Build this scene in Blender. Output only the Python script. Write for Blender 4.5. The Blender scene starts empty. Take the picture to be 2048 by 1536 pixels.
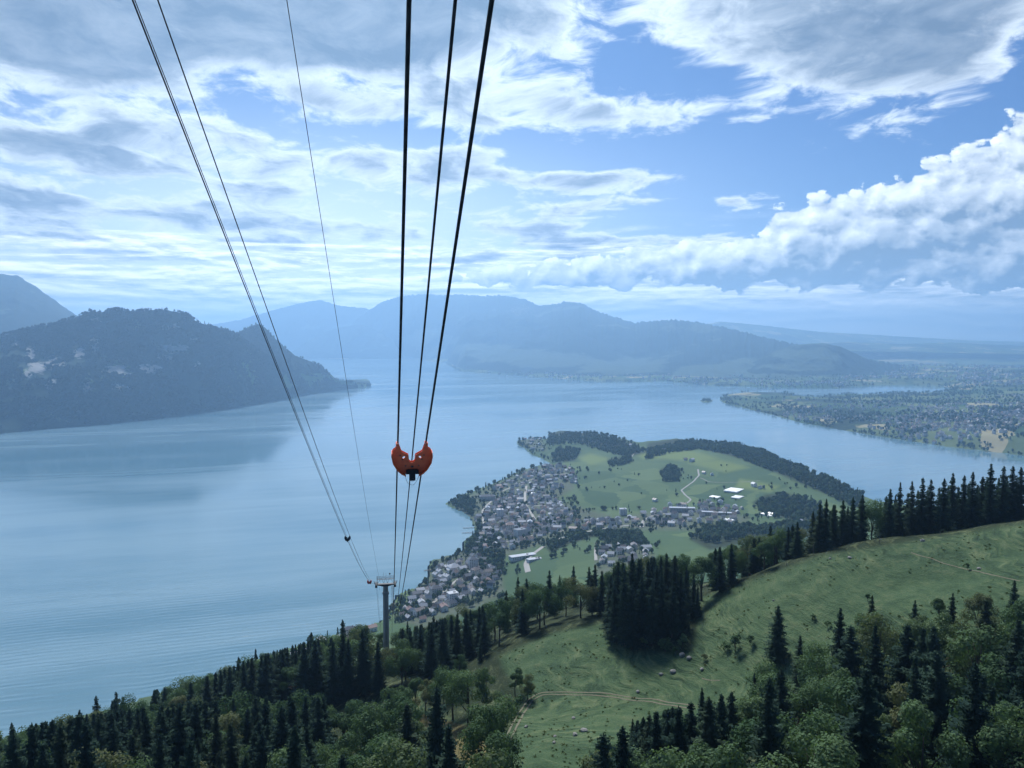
import bpy, bmesh, math, random
import numpy as np
from mathutils import Vector, Matrix

# ------------------------------------------------------------------ camera
SC = bpy.context.scene
COL = SC.collection
FPX = 1538.0                      # focal length in pixels of the 2048 px wide photograph
PITCH = math.radians(3.6)
CAMZ = 500.0                      # metres above the lake
cam_d = bpy.data.cameras.new('camera')
cam_d.sensor_width = 36.0
cam_d.lens = 36.0 * FPX / 2048.0
cam_d.clip_start = 0.2
cam_d.clip_end = 120000.0
cam = bpy.data.objects.new('camera', cam_d)
COL.objects.link(cam)
cam.location = (0, 0, CAMZ)
cam.rotation_euler = (math.radians(90) - PITCH, 0, 0)
SC.camera = cam

# ------------------------------------------------------------------ look
SC.view_settings.view_transform = 'Standard'
SC.view_settings.look = 'None'
SC.view_settings.gamma = 1.0
SC.view_settings.use_curve_mapping = False
SC.view_settings.exposure = 1.4
SUN_AZ, SUN_EL = math.radians(-9.0), math.radians(47.0)
SUN_STRENGTH = 2.2
SKY_STRENGTH = 0.1
HAZE_DENSITY = 8.4e-5
SC.cycles.use_denoising = True
SC.cycles.max_bounces = 4
SC.cycles.diffuse_bounces = 2
SC.cycles.glossy_bounces = 2
SC.cycles.transmission_bounces = 3
SC.cycles.transparent_max_bounces = 6
SC.cycles.volume_bounces = 2

# ------------------------------------------------------------------ node helper
class X:
    """a node socket (or number) with arithmetic"""
    def __init__(s, g, v): s.g, s.v = g, v
    def _m(s, op, *o, clamp=False):
        n = s.g.nodes.new('ShaderNodeMath'); n.operation = op; n.use_clamp = clamp
        for i, q in enumerate((s,) + o):
            q = q.v if isinstance(q, X) else q
            if isinstance(q, (int, float)): n.inputs[i].default_value = q
            else: s.g.links.new(q, n.inputs[i])
        return X(s.g, n.outputs[0])
    def __add__(s, o): return s._m('ADD', o)
    __radd__ = __add__
    def __sub__(s, o): return s._m('SUBTRACT', o)
    def __rsub__(s, o): return (s * -1) + o
    def __mul__(s, o): return s._m('MULTIPLY', o)
    __rmul__ = __mul__
    def __truediv__(s, o): return s._m('DIVIDE', o)
    def pow(s, o): return s._m('POWER', o)
    def exp(s): return s._m('EXPONENT')
    def sin(s): return s._m('SINE')
    def clamp(s): return s._m('ADD', 0.0, clamp=True)
    def maxi(s, o): return s._m('MAXIMUM', o)
    def mini(s, o): return s._m('MINIMUM', o)
    def step(s, a, b):
        n = s.g.nodes.new('ShaderNodeMapRange'); n.interpolation_type = 'SMOOTHSTEP'
        s.g.links.new(s.v, n.inputs[0])
        n.inputs[1].default_value, n.inputs[2].default_value = a, b
        return X(s.g, n.outputs[0])

def vec(g, x, y, z=0.0):
    n = g.nodes.new('ShaderNodeCombineXYZ')
    for i, q in enumerate((x, y, z)):
        q = q.v if isinstance(q, X) else q
        if isinstance(q, (int, float)): n.inputs[i].default_value = q
        else: g.links.new(q, n.inputs[i])
    return n.outputs[0]

def sep(g, v):
    n = g.nodes.new('ShaderNodeSeparateXYZ'); g.links.new(v, n.inputs[0])
    return [X(g, o) for o in n.outputs]

def noise(g, v, scale, detail=4.0, rough=0.55, lac=2.0, dist=0.0, dim='3D'):
    n = g.nodes.new('ShaderNodeTexNoise'); n.noise_dimensions = dim
    if v is not None: g.links.new(v, n.inputs['Vector'])
    n.inputs['Scale'].default_value = scale
    n.inputs['Detail'].default_value = detail
    n.inputs['Roughness'].default_value = rough
    n.inputs['Lacunarity'].default_value = lac
    n.inputs['Distortion'].default_value = dist
    return X(g, n.outputs[0])

def mixc(g, f, a, b, mode='MIX'):
    n = g.nodes.new('ShaderNodeMix'); n.data_type = 'RGBA'; n.blend_type = mode
    for i, q in ((0, f), (6, a), (7, b)):
        q = q.v if isinstance(q, X) else q
        if isinstance(q, (int, float)): n.inputs[i].default_value = q
        elif isinstance(q, tuple): n.inputs[i].default_value = q if len(q) == 4 else q + (1,)
        else: g.links.new(q, n.inputs[i])
    return n.outputs[2]

def new_mat(name):
    m = bpy.data.materials.new(name); m.use_nodes = True
    g = m.node_tree
    b = g.nodes['Principled BSDF']
    b.inputs['Specular IOR Level'].default_value = 0.25
    b.inputs['Roughness'].default_value = 0.8
    return m, g, b

def set_in(g, sock, v):
    v = v.v if isinstance(v, X) else v
    if isinstance(v, (int, float)): sock.default_value = v
    elif isinstance(v, tuple): sock.default_value = v if len(v) == 4 else v + (1,)
    else: g.links.new(v, sock)

def coords(g, what='Object'):
    return g.nodes.new('ShaderNodeTexCoord').outputs[what]

def position(g): return g.nodes.new('ShaderNodeNewGeometry').outputs['Position']

def attr(g, name, out='Fac'):
    n = g.nodes.new('ShaderNodeAttribute'); n.attribute_name = name
    return n.outputs[out]

def bump(g, h, dist, strength=1.0, normal=None):
    n = g.nodes.new('ShaderNodeBump')
    n.inputs['Strength'].default_value = strength
    n.inputs['Distance'].default_value = dist
    g.links.new(h.v, n.inputs['Height'])
    if normal is not None: g.links.new(normal, n.inputs['Normal'])
    return n.outputs[0]

# ------------------------------------------------------------------ sky
def build_world():
    w = bpy.data.worlds.new('World'); SC.world = w; w.use_nodes = True
    w.cycles.sampling_method = 'MANUAL'; w.cycles.sample_map_resolution = 256
    g = w.node_tree
    for n in list(g.nodes): g.nodes.remove(n)
    out = g.nodes.new('ShaderNodeOutputWorld'); bg = g.nodes.new('ShaderNodeBackground')
    bg.inputs[1].default_value = SKY_STRENGTH
    g.links.new(bg.outputs[0], out.inputs[0])
    sky = g.nodes.new('ShaderNodeTexSky'); sky.sky_type = 'NISHITA'
    sky.sun_disc = False; sky.sun_elevation = SUN_EL; sky.sun_rotation = SUN_AZ
    sky.altitude = 900; sky.air_density = 1.0; sky.dust_density = 0.6; sky.ozone_density = 2.0
    d = coords(g, 'Generated')
    x, y, z = sep(g, d)
    az = x._m('ARCTAN2', y) * (180 / math.pi)           # degrees clockwise from +Y
    el = z._m('ARCSINE') * (180 / math.pi)
    zc = z.maxi(0.0)
    px = x / (zc + 0.10); py = y / (zc + 0.10)           # a flat cloud deck seen in perspective
    sky_col = mixc(g, 1.0, sky.outputs[0], (0.122, 0.200, 0.310), 'MULTIPLY')

    def blob(a, e, a0, e0, sa, se, amp):
        qa = (a - a0) / sa; qe = (e - e0) / se
        return ((qa * qa + qe * qe) * -1).exp() * amp

    # --- coverage of the cloud deck over the sky (azimuth, elevation in degrees)
    cov = None
    for q in ((-34, 21, 26, 6.5, 0.85), (-10, 23.0, 12, 4.2, 0.70), (2, 18.0, 6.5, 3.6, 0.34), (8, 15.8, 7, 1.3, 0.30),        # grey sheet, upper left to centre
              (25, 21.0, 11.5, 4.4, 0.66), (22, 17.3, 8.0, 2.1, 0.36), (11, 23.0, 6, 2.2, 0.48),                            # upper right sheet
              (-26, 11.5, 13, 2.4, 0.36), (-30, 7.0, 16, 2.4, 0.42), (-9, 12.6, 8, 1.0, 0.34), (4, 11.3, 8.5, 0.8, 0.46), (12, 9.2, 9, 0.7, 0.22), (16, 14.6, 4, 0.6, 0.2), (6, 14.0, 4.5, 0.55, 0.26),
              (-12, 15.6, 6, 1.2, 0.26), (4, 6.2, 17, 2.4, 0.40), (-14, 8.2, 12, 1.6, 0.18),
              (17, 12.2, 12, 2.0, -0.20), (9.5, 18.6, 5.0, 1.5, -0.36), (-13, 17.8, 4.2, 1.0, -0.40), (0.5, 15.0, 2, 3.0, -0.1), (37, 15.5, 4.5, 2.8, -0.5), (-6, 14.2, 8, 0.7, -0.2)):
        t = blob(az, el, *q); cov = t if cov is None else cov + t
    sx, sy = px * 1.25, py * 1.05
    wrp = noise(g, vec(g, sx + 3.7, sy), 2.4, 2, 0.5, dim='2D')
    wx = sx + (wrp - 0.5) * 0.30; wy = sy + (wrp - 0.5) * -0.22
    def deck(ox, oy, detail):
        return noise(g, vec(g, wx + ox, wy + oy), 1.55, detail, 0.60, 2.13, dim='2D')
    nA = deck(0, 0, 8)
    nS = deck(0.012, -0.06, 6)                            # a step towards the sun
    grain = noise(g, vec(g, wx * 1.5 + 5.0, wy * 1.5), 3.1, 5, 0.62, dim='2D')
    dA = nA + cov * 0.60 + (grain - 0.5) * 0.16 - 0.60
    densA = dA.step(-0.015, 0.13)
    thickA = dA.step(0.05, 0.29)
    litA = (1.0 - thickA * 0.90 + (nA - nS) * 2.6 * (1.15 - thickA) + (grain - 0.5) * (0.40 + thickA * 0.25)).clamp()
    colA = mixc(g, litA, (0.060, 0.088, 0.130), (0.375, 0.418, 0.460))

    # --- cumulus bank: towers to the right of the view, flat grey bases
    BANK = ((42, 8.0, 9.0, 5.9, 1.2), (33.5, 9.0, 4.6, 3.6, 0.8), (27.0, 7.6, 4.0, 3.0, 0.85), (21, 6.8, 4.0, 2.6, 0.98), (14.5, 5.2, 4.5, 2.0, 0.88), (6, 4.6, 6, 1.7, 0.72), (-5, 4.2, 6, 1.4, 0.55), (30, 4.4, 13, 1.9, 0.62), (63, 6.5, 12, 4.0, 1.0), (-52, 6.0, 12, 3.2, 0.9))
    def fieldB(da, de, detail):
        a, e = az + da, el + de
        c = None
        for q in BANK:
            t = blob(a, e, *q); c = t if c is None else c + t
        v = vec(g, a * 0.26 + 2.2, e * 0.34)
        n1 = noise(g, v, 1.0, detail, 0.55, 2.15, dim='2D')
        vo = g.nodes.new('ShaderNodeTexVoronoi'); vo.feature = 'F1'; vo.voronoi_dimensions = '2D'
        vo.inputs['Scale'].default_value = 1.9; vo.inputs['Detail'].default_value = 1.6; vo.inputs['Roughness'].default_value = 0.5
        vv = n1 * 0.8
        g.links.new(vec(g, a * 0.26 + vv, e * 0.34 + vv), vo.inputs['Vector'])
        return c + (n1 - 0.5) * 0.9 + (X(g, vo.outputs[0]) * -1 + 0.42) * 0.34
    fB = fieldB(0, 0, 8); fS = fieldB(-0.40, 0.60, 4)
    basecut = (el + (grain - 0.5) * 2.4).step(1.2, 3.0)
    densB = (fB - 0.40).step(0.0, 0.07) * basecut
    litB = ((fB - fS) * 1.5 + 0.36 - (fB - 0.55).clamp() * 0.36 + (grain - 0.5) * 0.22).clamp()
    colB = mixc(g, litB, (0.075, 0.110, 0.160), (0.58, 0.615, 0.64))

    # --- thin low stratus bands towards the horizon
    band = noise(g, vec(g, az * 0.055 + 7.7, el * 0.50), 1.5, 6, 0.62, 2.1, 0.25, dim='2D')
    bandm = (band + blob(az, el, 0, 2.9, 90, 2.7, 0.33) - 0.55).step(-0.05, 0.18) * (el * -1 + 9.0).step(0, 4)
    bandlit = ((band - noise(g, vec(g, az * 0.055 + 7.7, el * 0.50 + 0.14), 1.5, 4, 0.6, 2.1, 0.25, dim='2D')) * 3.2 + (grain - 0.5) * 1.0 + 0.50).clamp()
    colC = mixc(g, bandlit, (0.17, 0.21, 0.27), (0.88, 0.89, 0.89))
    # milky air under the clouds, whiter below the veiled sun
    veil = blob(az, el, -16, 6, 24, 7, 0.75)

    def lit(c, k): return mixc(g, 1.0, c, (k, k, k), 'MULTIPLY')
    K = 1.0 / SKY_STRENGTH
    c0 = mixc(g, veil.clamp(), sky_col, lit((0.44, 0.49, 0.53), K))
    c0 = mixc(g, blob(az, el, 0, 0.0, 120, 3.4, 0.9).clamp(), c0, lit((0.84, 0.85, 0.85), K))
    c1 = mixc(g, densA * 0.97, c0, lit(colA, K))
    c2 = mixc(g, bandm * 0.85, c1, lit(colC, K))
    c3 = mixc(g, densB, c2, lit(colB, K))
    g.links.new(c3, bg.inputs[0])
build_world()

sun_d = bpy.data.lights.new('sun', 'SUN')
sun_d.energy = SUN_STRENGTH; sun_d.angle = math.radians(16.0); sun_d.color = (1.0, 0.99, 0.97)
sun = bpy.data.objects.new('sun', sun_d); COL.objects.link(sun)
sdir = Vector((math.sin(SUN_AZ) * math.cos(SUN_EL), math.cos(SUN_AZ) * math.cos(SUN_EL), math.sin(SUN_EL)))
sun.rotation_euler = sdir.to_track_quat('Z', 'Y').to_euler()
sun.location = sdir * 300 + Vector((0, 0, 700))

# ------------------------------------------------------------------ mapping between photograph and place
CP, SP = math.cos(PITCH), math.sin(PITCH)
def ray(u, v):
    a = (np.asarray(u, float) - 1024) / FPX; b = (768 - np.asarray(v, float)) / FPX
    return a, CP + b * SP, -SP + b * CP
def on_level(u, v, z=0.0):
    dx, dy, dz = ray(u, v); t = (z - CAMZ) / dz
    return np.stack([dx * t, dy * t, np.zeros_like(dx * t) + z], -1)
def at_depth(u, v, Y):
    dx, dy, dz = ray(u, v); t = np.asarray(Y, float) / dy
    return np.stack([dx * t, dy * t, CAMZ + dz * t], -1)
def project(p):
    p = np.asarray(p, float)
    x, y, z = p[..., 0], p[..., 1], p[..., 2] - CAMZ
    f = y * CP - z * SP; up = y * SP + z * CP
    return 1024 + FPX * x / f, 768 - FPX * up / f, f

# ------------------------------------------------------------------ small mesh library
def tag(o, label=None, cat=None, group=None, kind=None):
    for k, v in (('label', label), ('category', cat), ('group', group), ('kind', kind)):
        if v is not None: o[k] = v
    return o
def link(name, me, mat=None, parent=None):
    o = bpy.data.objects.new(name, me); COL.objects.link(o)
    if mat is not None and me is not None and not me.materials: me.materials.append(mat)
    if parent is not None: o.parent = parent
    return o
def empty(name, loc=(0, 0, 0), rz=0.0):
    o = bpy.data.objects.new(name, None); COL.objects.link(o)
    o.location = loc; o.rotation_euler = (0, 0, rz); o.empty_display_size = 0.5
    return o
def mesh_from(name, verts, faces, smooth=False):
    """numpy verts (n,3) + int faces (m,3|4)"""
    verts = np.ascontiguousarray(verts, dtype=np.float32)
    me = bpy.data.meshes.new(name)
    faces = np.ascontiguousarray(faces, dtype=np.int32)
    m, k = faces.shape
    me.vertices.add(len(verts)); me.vertices.foreach_set('co', verts.ravel())
    me.loops.add(m * k); me.loops.foreach_set('vertex_index', faces.ravel())
    me.polygons.add(m)
    me.polygons.foreach_set('loop_start', np.arange(0, m * k, k, dtype=np.int32))
    me.polygons.foreach_set('loop_total', np.full(m, k, dtype=np.int32))
    me.polygons.foreach_set('use_smooth', np.full(m, smooth, dtype=bool))
    me.update(); me.validate()
    return me
def add_attr(me, name, arr):
    a = me.attributes.new(name, 'FLOAT', 'POINT'); a.data.foreach_set('value', np.ascontiguousarray(arr, dtype=np.float32))
class MB:
    """collects boxes, tubes and prisms into one mesh"""
    def __init__(s): s.v, s.f = [], []
    def add(s, vs, fs):
        n = len(s.v); s.v += [tuple(map(float, q)) for q in vs]; s.f += [tuple(i + n for i in f) for f in fs]; return s
    def box(s, c, d, rz=0.0, m=None):
        cx, cy, cz = c; hx, hy, hz = d[0] / 2, d[1] / 2, d[2] / 2
        vs = [Vector((sx * hx, sy * hy, sz * hz)) for sz in (-1, 1) for sy in (-1, 1) for sx in (-1, 1)]
        r = Matrix.Rotation(rz, 3, 'Z') if m is None else m
        vs = [r @ q + Vector(c) for q in vs]
        return s.add(vs, [(0, 2, 3, 1), (4, 5, 7, 6), (0, 1, 5, 4), (2, 6, 7, 3), (0, 4, 6, 2), (1, 3, 7, 5)])
    def tube(s, pts, radii, n=8, cap=True):
        pts = [Vector(p) for p in pts]
        if not hasattr(radii, '__len__'): radii = [radii] * len(pts)
        vs, fs = [], []
        up = None
        for i, p in enumerate(pts):
            t = (pts[min(i + 1, len(pts) - 1)] - pts[max(i - 1, 0)]).normalized()
            if up is None: up = Vector((1, 0, 0)) if abs(t.x) < 0.8 else Vector((0, 1, 0))
            a = t.cross(up).normalized(); b = a.cross(t).normalized(); up = b
            for k in range(n):
                w = 2 * math.pi * k / n
                vs.append(p + (a * math.cos(w) + b * math.sin(w)) * radii[i])
        for i in range(len(pts) - 1):
            for k in range(n):
                k2 = (k + 1) % n
                fs.append((i * n + k, i * n + k2, (i + 1) * n + k2, (i + 1) * n + k))
        if cap:
            fs.append(tuple(range(n - 1, -1, -1))); fs.append(tuple((len(pts) - 1) * n + k for k in range(n)))
        return s.add(vs, fs)
    def prism(s, poly, axis_pts):
        """poly: list of 3d points (front); axis_pts: offset vector to the back"""
        n = len(poly); off = Vector(axis_pts)
        vs = [Vector(p) for p in poly] + [Vector(p) + off for p in poly]
        fs = [tuple(range(n)), tuple(range(2 * n - 1, n - 1, -1))] + [(k, k + n, (k + 1) % n + n, (k + 1) % n) for k in range(n)]
        return s.add(vs, fs)
    def mesh(s, name, smooth=False):
        me = bpy.data.meshes.new(name); me.from_pydata(s.v, [], s.f); me.update()
        bm = bmesh.new(); bm.from_mesh(me); bmesh.ops.recalc_face_normals(bm, faces=bm.faces); bm.to_mesh(me); bm.free()
        if smooth:
            for p in me.polygons: p.use_smooth = True
        return me
    def build(s, name, mat, parent=None, smooth=False): return link(name, s.mesh(name, smooth), mat, parent)

# ------------------------------------------------------------------ numpy noise and interpolation
_rs = np.random.RandomState(7); _perm = _rs.rand(512, 512)
def vnoise(x, y):
    xi, yi = np.floor(x).astype(int), np.floor(y).astype(int)
    fx, fy = x - xi, y - yi
    fx = fx * fx * fx * (fx * (fx * 6 - 15) + 10); fy = fy * fy * fy * (fy * (fy * 6 - 15) + 10)
    h = lambda i, j: _perm[(i * 131 + j * 17) % 512, (i * 37 + j * 211) % 512]
    return (h(xi, yi) * (1 - fx) + h(xi + 1, yi) * fx) * (1 - fy) + (h(xi, yi + 1) * (1 - fx) + h(xi + 1, yi + 1) * fx) * fy
def fbm(x, y, oct=4, gain=0.5):
    s, a, t = 0.0, 1.0, 0.0
    for k in range(oct):
        s = s + a * vnoise(x * 2 ** k + 17.3 * k, y * 2 ** k - 9.1 * k); t += a; a *= gain
    return s / t
def smooth(a, b, x):
    t = np.clip((x - a) / (b - a), 0, 1); return t * t * (3 - 2 * t)
class TPS:
    def __init__(s, pts, vals, lam=1e-4):
        s.p = np.asarray(pts, float); n = len(s.p)
        K = s.k(s.p); P = np.c_[np.ones(n), s.p]
        A = np.zeros((n + 3, n + 3)); A[:n, :n] = K + lam * np.eye(n); A[:n, n:] = P; A[n:, :n] = P.T
        s.w = np.linalg.solve(A, np.r_[np.asarray(vals, float), 0, 0, 0])
    def k(s, q):
        d2 = ((q[:, None, :] - s.p[None]) ** 2).sum(-1) + 1e-12
        return d2 * np.log(d2) * 0.5
    def __call__(s, q):
        q = np.asarray(q, float); out = np.empty(len(q))
        for i in range(0, len(q), 20000):
            c = q[i:i + 20000]; out[i:i + 20000] = s.k(c) @ s.w[:-3] + np.c_[np.ones(len(c)), c] @ s.w[-3:]
        return out
def inside(poly, x, y):
    poly = np.asarray(poly, float); r = np.zeros(np.shape(x), bool)
    j = len(poly) - 1
    for i in range(len(poly)):
        xi, yi, xj, yj = *poly[i], *poly[j]
        c = ((yi > y) != (yj > y)) & (x < (xj - xi) * (y - yi) / (yj - yi + 1e-12) + xi)
        r ^= c; j = i
    return r
def seg_dist(poly, x, y, closed=True):
    poly = np.asarray(poly, float); d = np.full(np.shape(x), 1e12)
    n = len(poly)
    for i in range(n if closed else n - 1):
        a, b = poly[i], poly[(i + 1) % n]; ab = b - a
        t = np.clip(((x - a[0]) * ab[0] + (y - a[1]) * ab[1]) / (ab @ ab + 1e-9), 0, 1)
        d = np.minimum(d, (x - a[0] - t * ab[0]) ** 2 + (y - a[1] - t * ab[1]) ** 2)
    return np.sqrt(d)

# ------------------------------------------------------------------ surface materials
def ground_material():
    m, g, b = new_mat('meadow_ground')
    p = position(g)
    x, y, z = sep(g, p)
    n1 = noise(g, p, 0.013, 5, 0.6); n2 = noise(g, p, 0.16, 5, 0.65); n3 = noise(g, p, 1.3, 4, 0.7)
    tone = (n1 * 0.7 + n2 * 0.5 + n3 * 0.35 - 0.28).clamp()
    grass = mixc(g, tone, (0.026, 0.060, 0.030), (0.092, 0.150, 0.066))
    mown_and_sunlit = mixc(g, n2, (0.10, 0.155, 0.045), (0.17, 0.215, 0.07))  # paler grass; also paints the sun patch on the peninsula hill
    vo = g.nodes.new('ShaderNodeTexVoronoi'); vo.inputs['Scale'].default_value = 0.0085
    g.links.new(vec(g, x + (n1 - 0.5) * 90, y * 0.7, 0.0), vo.inputs['Vector'])
    plot = sep(g, vo.outputs['Color'])[0]
    far = (X(g, attr(g, 'near')) * -1 + 1.0)
    grass = mixc(g, far * 0.62, grass, mixc(g, plot, (0.034, 0.078, 0.032), (0.125, 0.180, 0.070)))
    c = mixc(g, X(g, attr(g, 'mown_and_sunlit')), grass, mown_and_sunlit)
    dry = mixc(g, n3, (0.10, 0.085, 0.032), (0.20, 0.165, 0.07))
    dn = (X(g, attr(g, 'dry')) + (n2 - 0.5) * 0.8 + (n3 - 0.5) * 0.5).step(0.42, 0.8)
    c = mixc(g, dn, c, dry)
    # bare earth showing on the worn steps of the pasture
    worn = (n3 * 0.6 + n2 * 0.6 - 0.62).step(0.02, 0.16) * X(g, attr(g, 'near')) * 0.35
    c = mixc(g, worn, c, (0.13, 0.115, 0.07))
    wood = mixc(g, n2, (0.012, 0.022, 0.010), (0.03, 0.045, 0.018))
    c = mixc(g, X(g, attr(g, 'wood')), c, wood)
    town = mixc(g, noise(g, p, 0.05, 3, 0.6), (0.05, 0.085, 0.035), (0.12, 0.125, 0.10))
    c = mixc(g, X(g, attr(g, 'town')), c, town)
    # cattle terraces follow the contour lines of the near pasture
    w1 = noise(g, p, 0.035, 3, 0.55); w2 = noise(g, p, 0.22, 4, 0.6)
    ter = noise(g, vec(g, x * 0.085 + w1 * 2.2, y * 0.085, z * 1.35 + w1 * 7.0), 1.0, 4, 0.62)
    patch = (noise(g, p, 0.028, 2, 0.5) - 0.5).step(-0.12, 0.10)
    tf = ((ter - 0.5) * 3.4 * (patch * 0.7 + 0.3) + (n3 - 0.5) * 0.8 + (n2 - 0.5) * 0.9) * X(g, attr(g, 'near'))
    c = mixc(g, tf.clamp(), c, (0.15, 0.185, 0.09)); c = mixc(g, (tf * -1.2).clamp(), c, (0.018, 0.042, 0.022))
    set_in(g, b.inputs['Base Color'], c)
    b.inputs['Roughness'].default_value = 0.9; b.inputs['Specular IOR Level'].default_value = 0.12
    h = ter * (patch * 0.7 + 0.3) * 1.3 + n3 * 0.30 + noise(g, p, 3.1, 3, 0.7) * 0.16
    h = h * X(g, attr(g, 'near')) + n2 * 0.6
    set_in(g, b.inputs['Normal'], bump(g, h, 1.4, 1.0))
    return m

def slope_material(name, forest, meadow, rock, patch_scale, sharp=0.03, rockattr=True, meadow_amt=0.0):
    m, g, b = new_mat(name)
    p = position(g)
    n1 = noise(g, p, patch_scale, 6, 0.6); n2 = noise(g, p, patch_scale * 9, 5, 0.65)
    f = mixc(g, n2, tuple(q * 0.6 for q in forest), tuple(q * 1.5 for q in forest))
    mk = (n1 + X(g, attr(g, 'mown_and_sunlit')) * 0.8 + meadow_amt - 0.62).step(-sharp, sharp)
    c = mixc(g, mk, f, mixc(g, n2, tuple(q * 0.8 for q in meadow), tuple(q * 1.2 for q in meadow)))
    if rockattr:
        v = noise(g, vec(g, *[s * k for s, k in zip(sep(g, p), (0.020, 0.020, 0.034))]), 1.0, 7, 0.72)
        rk = (X(g, attr(g, 'rock')) * 0.50 + v - 0.80).step(0.0, 0.10)
        c = mixc(g, rk, c, mixc(g, n2, rock, tuple(q * 1.9 for q in rock)))
    set_in(g, b.inputs['Base Color'], c)
    b.inputs['Roughness'].default_value = 0.95; b.inputs['Specular IOR Level'].default_value = 0.05
    set_in(g, b.inputs['Normal'], bump(g, n2, 1.2 / patch_scale * 0.02, 0.8))
    return m

def farmland_material():
    m, g, b = new_mat('farmland')
    p = position(g)
    vo = g.nodes.new('ShaderNodeTexVoronoi'); vo.feature = 'F1'; vo.inputs['Scale'].default_value = 0.0042
    wv = noise(g, p, 0.004, 3, 0.5)
    px, py, pz = sep(g, p)
    g.links.new(vec(g, px + (wv - 0.5) * 260, py * 0.8, 0.0), vo.inputs['Vector'])
    r = X(g, sep(g, vo.outputs['Color'])[0].v)
    n = noise(g, p, 0.0011, 5, 0.62); n2 = noise(g, p, 0.02, 4, 0.65)
    c = mixc(g, r, (0.035, 0.075, 0.028), (0.15, 0.18, 0.075))
    c = mixc(g, (r - 0.86).step(0, 0.02), c, (0.30, 0.27, 0.15))
    fo = (n + (n2 - 0.5) * 0.25 - 0.53).step(-0.012, 0.02)
    c = mixc(g, fo, c, mixc(g, n2, (0.010, 0.022, 0.012), (0.028, 0.045, 0.024)))
    set_in(g, b.inputs['Base Color'], c)
    b.inputs['Roughness'].default_value = 0.95; b.inputs['Specular IOR Level'].default_value = 0.05
    return m

def water_material():
    m, g, b = new_mat('lake_water')
    p = position(g)
    x, y, z = sep(g, p)
    ca, sa = math.cos(math.radians(18)), math.sin(math.radians(18))
    xr = x * ca + y * sa; yr = y * ca - x * sa
    # wind lanes: long bands where the surface is ruffled
    lane = noise(g, vec(g, xr * 0.00035, yr * 0.0016, 0.0), 1.0, 6, 0.62, 2.0, 0.6)
    lane2 = noise(g, vec(g, xr * 0.0011, yr * 0.0062, 4.0), 1.0, 5, 0.6, 2.0, 0.4)
    ruffle = (lane * 0.62 + lane2 * 0.38 - 0.38).step(0.0, 0.24)
    set_in(g, b.inputs['Base Color'], mixc(g, ruffle, (0.090, 0.190, 0.240), (0.165, 0.275, 0.325)))
    set_in(g, b.inputs['Roughness'], ruffle * 0.15 + 0.05)
    b.inputs['IOR'].default_value = 1.333; b.inputs['Specular IOR Level'].default_value = 0.5
    # swell trains that run along the near shore
    wv = noise(g, vec(g, xr * 0.0035, yr * 0.0035, 1.0), 1.0, 3, 0.5)
    w = 2 * math.pi / 15.0
    tr = ((yr * w) + wv * 18.0).sin() * (noise(g, vec(g, xr * 0.010, yr * 0.028, 8.0), 1.0, 3, 0.5) - 0.30).clamp()
    tr2 = ((yr * (w * 1.37) + xr * 0.05) + wv * 21.0).sin() * 0.4 * (noise(g, vec(g, xr * 0.013, yr * 0.02, 3.0), 1.0, 3, 0.5) - 0.35).clamp()
    near = (y * -1 + 2100.0).step(0.0, 1100.0) * (ruffle * 0.7 + 0.3)
    h = (tr + tr2) * near * 2.3 + noise(g, vec(g, x * 0.05, y * 0.05, 0.0), 1.0, 5, 0.7) * 0.32
    set_in(g, b.inputs['Normal'], bump(g, h, 0.9, 0.55))
    return m

# ------------------------------------------------------------------ land from shoreline + spot heights
def polar(x, y): return np.stack([np.arctan2(x, y), np.log(np.hypot(x, y))], -1)
class Land:
    def __init__(s, shore_px, spots, shore_w, rough, lift=1.6):
        s.poly = on_level(np.array([q[0] for q in shore_px]), np.array([q[1] for q in shore_px]), 0.0)[:, :2]
        P = np.array(spots, float)
        s.tps = TPS(polar(P[:, 0], P[:, 1]), P[:, 2], 2e-4)
        s.w, s.rough, s.lift = shore_w, rough, lift
    def sd(s, x, y):
        d = seg_dist(s.poly, x, y); return np.where(inside(s.poly, x, y), d, -d)
    def H(s, x, y):
        x = np.asarray(x, float); y = np.asarray(y, float); sh = x.shape
        x, y = x.ravel(), y.ravel()
        z = s.tps(polar(x, y)); z = np.maximum(z, 2.0)
        d = s.sd(x, y)
        z = z + s.rough(x, y)
        z = s.lift * smooth(-4, 4, d) + (z - s.lift) * smooth(0, 1, d / s.w)
        return np.where(d > -12, z, -6.0).reshape(sh)
def polar_grid(land, az0, az1, na, r0, r1, nr, drop=-3.0):
    az = np.radians(np.linspace(az0, az1, na)); r = np.exp(np.linspace(math.log(r0), math.log(r1), nr))
    A, R = np.meshgrid(az, r); x, y = R * np.sin(A), R * np.cos(A)
    z = land.H(x, y)
    idx = np.arange(na * nr).reshape(nr, na)
    f = np.stack([idx[:-1, :-1], idx[:-1, 1:], idx[1:, 1:], idx[1:, :-1]], -1).reshape(-1, 4)
    zf = z.ravel()
    keep = (zf[f] > drop).any(1)
    f = f[keep]
    used = np.unique(f); remap = np.full(na * nr, -1); remap[used] = np.arange(len(used))
    return np.stack([x.ravel(), y.ravel(), zf], -1)[used], remap[f]

def col_spots(rows):
    """(u, Y, z) spots"""
    out = []
    for u, Y, z in rows: out.append(((u - 1024) / FPX / CP * Y, Y, z))
    return out

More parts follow.
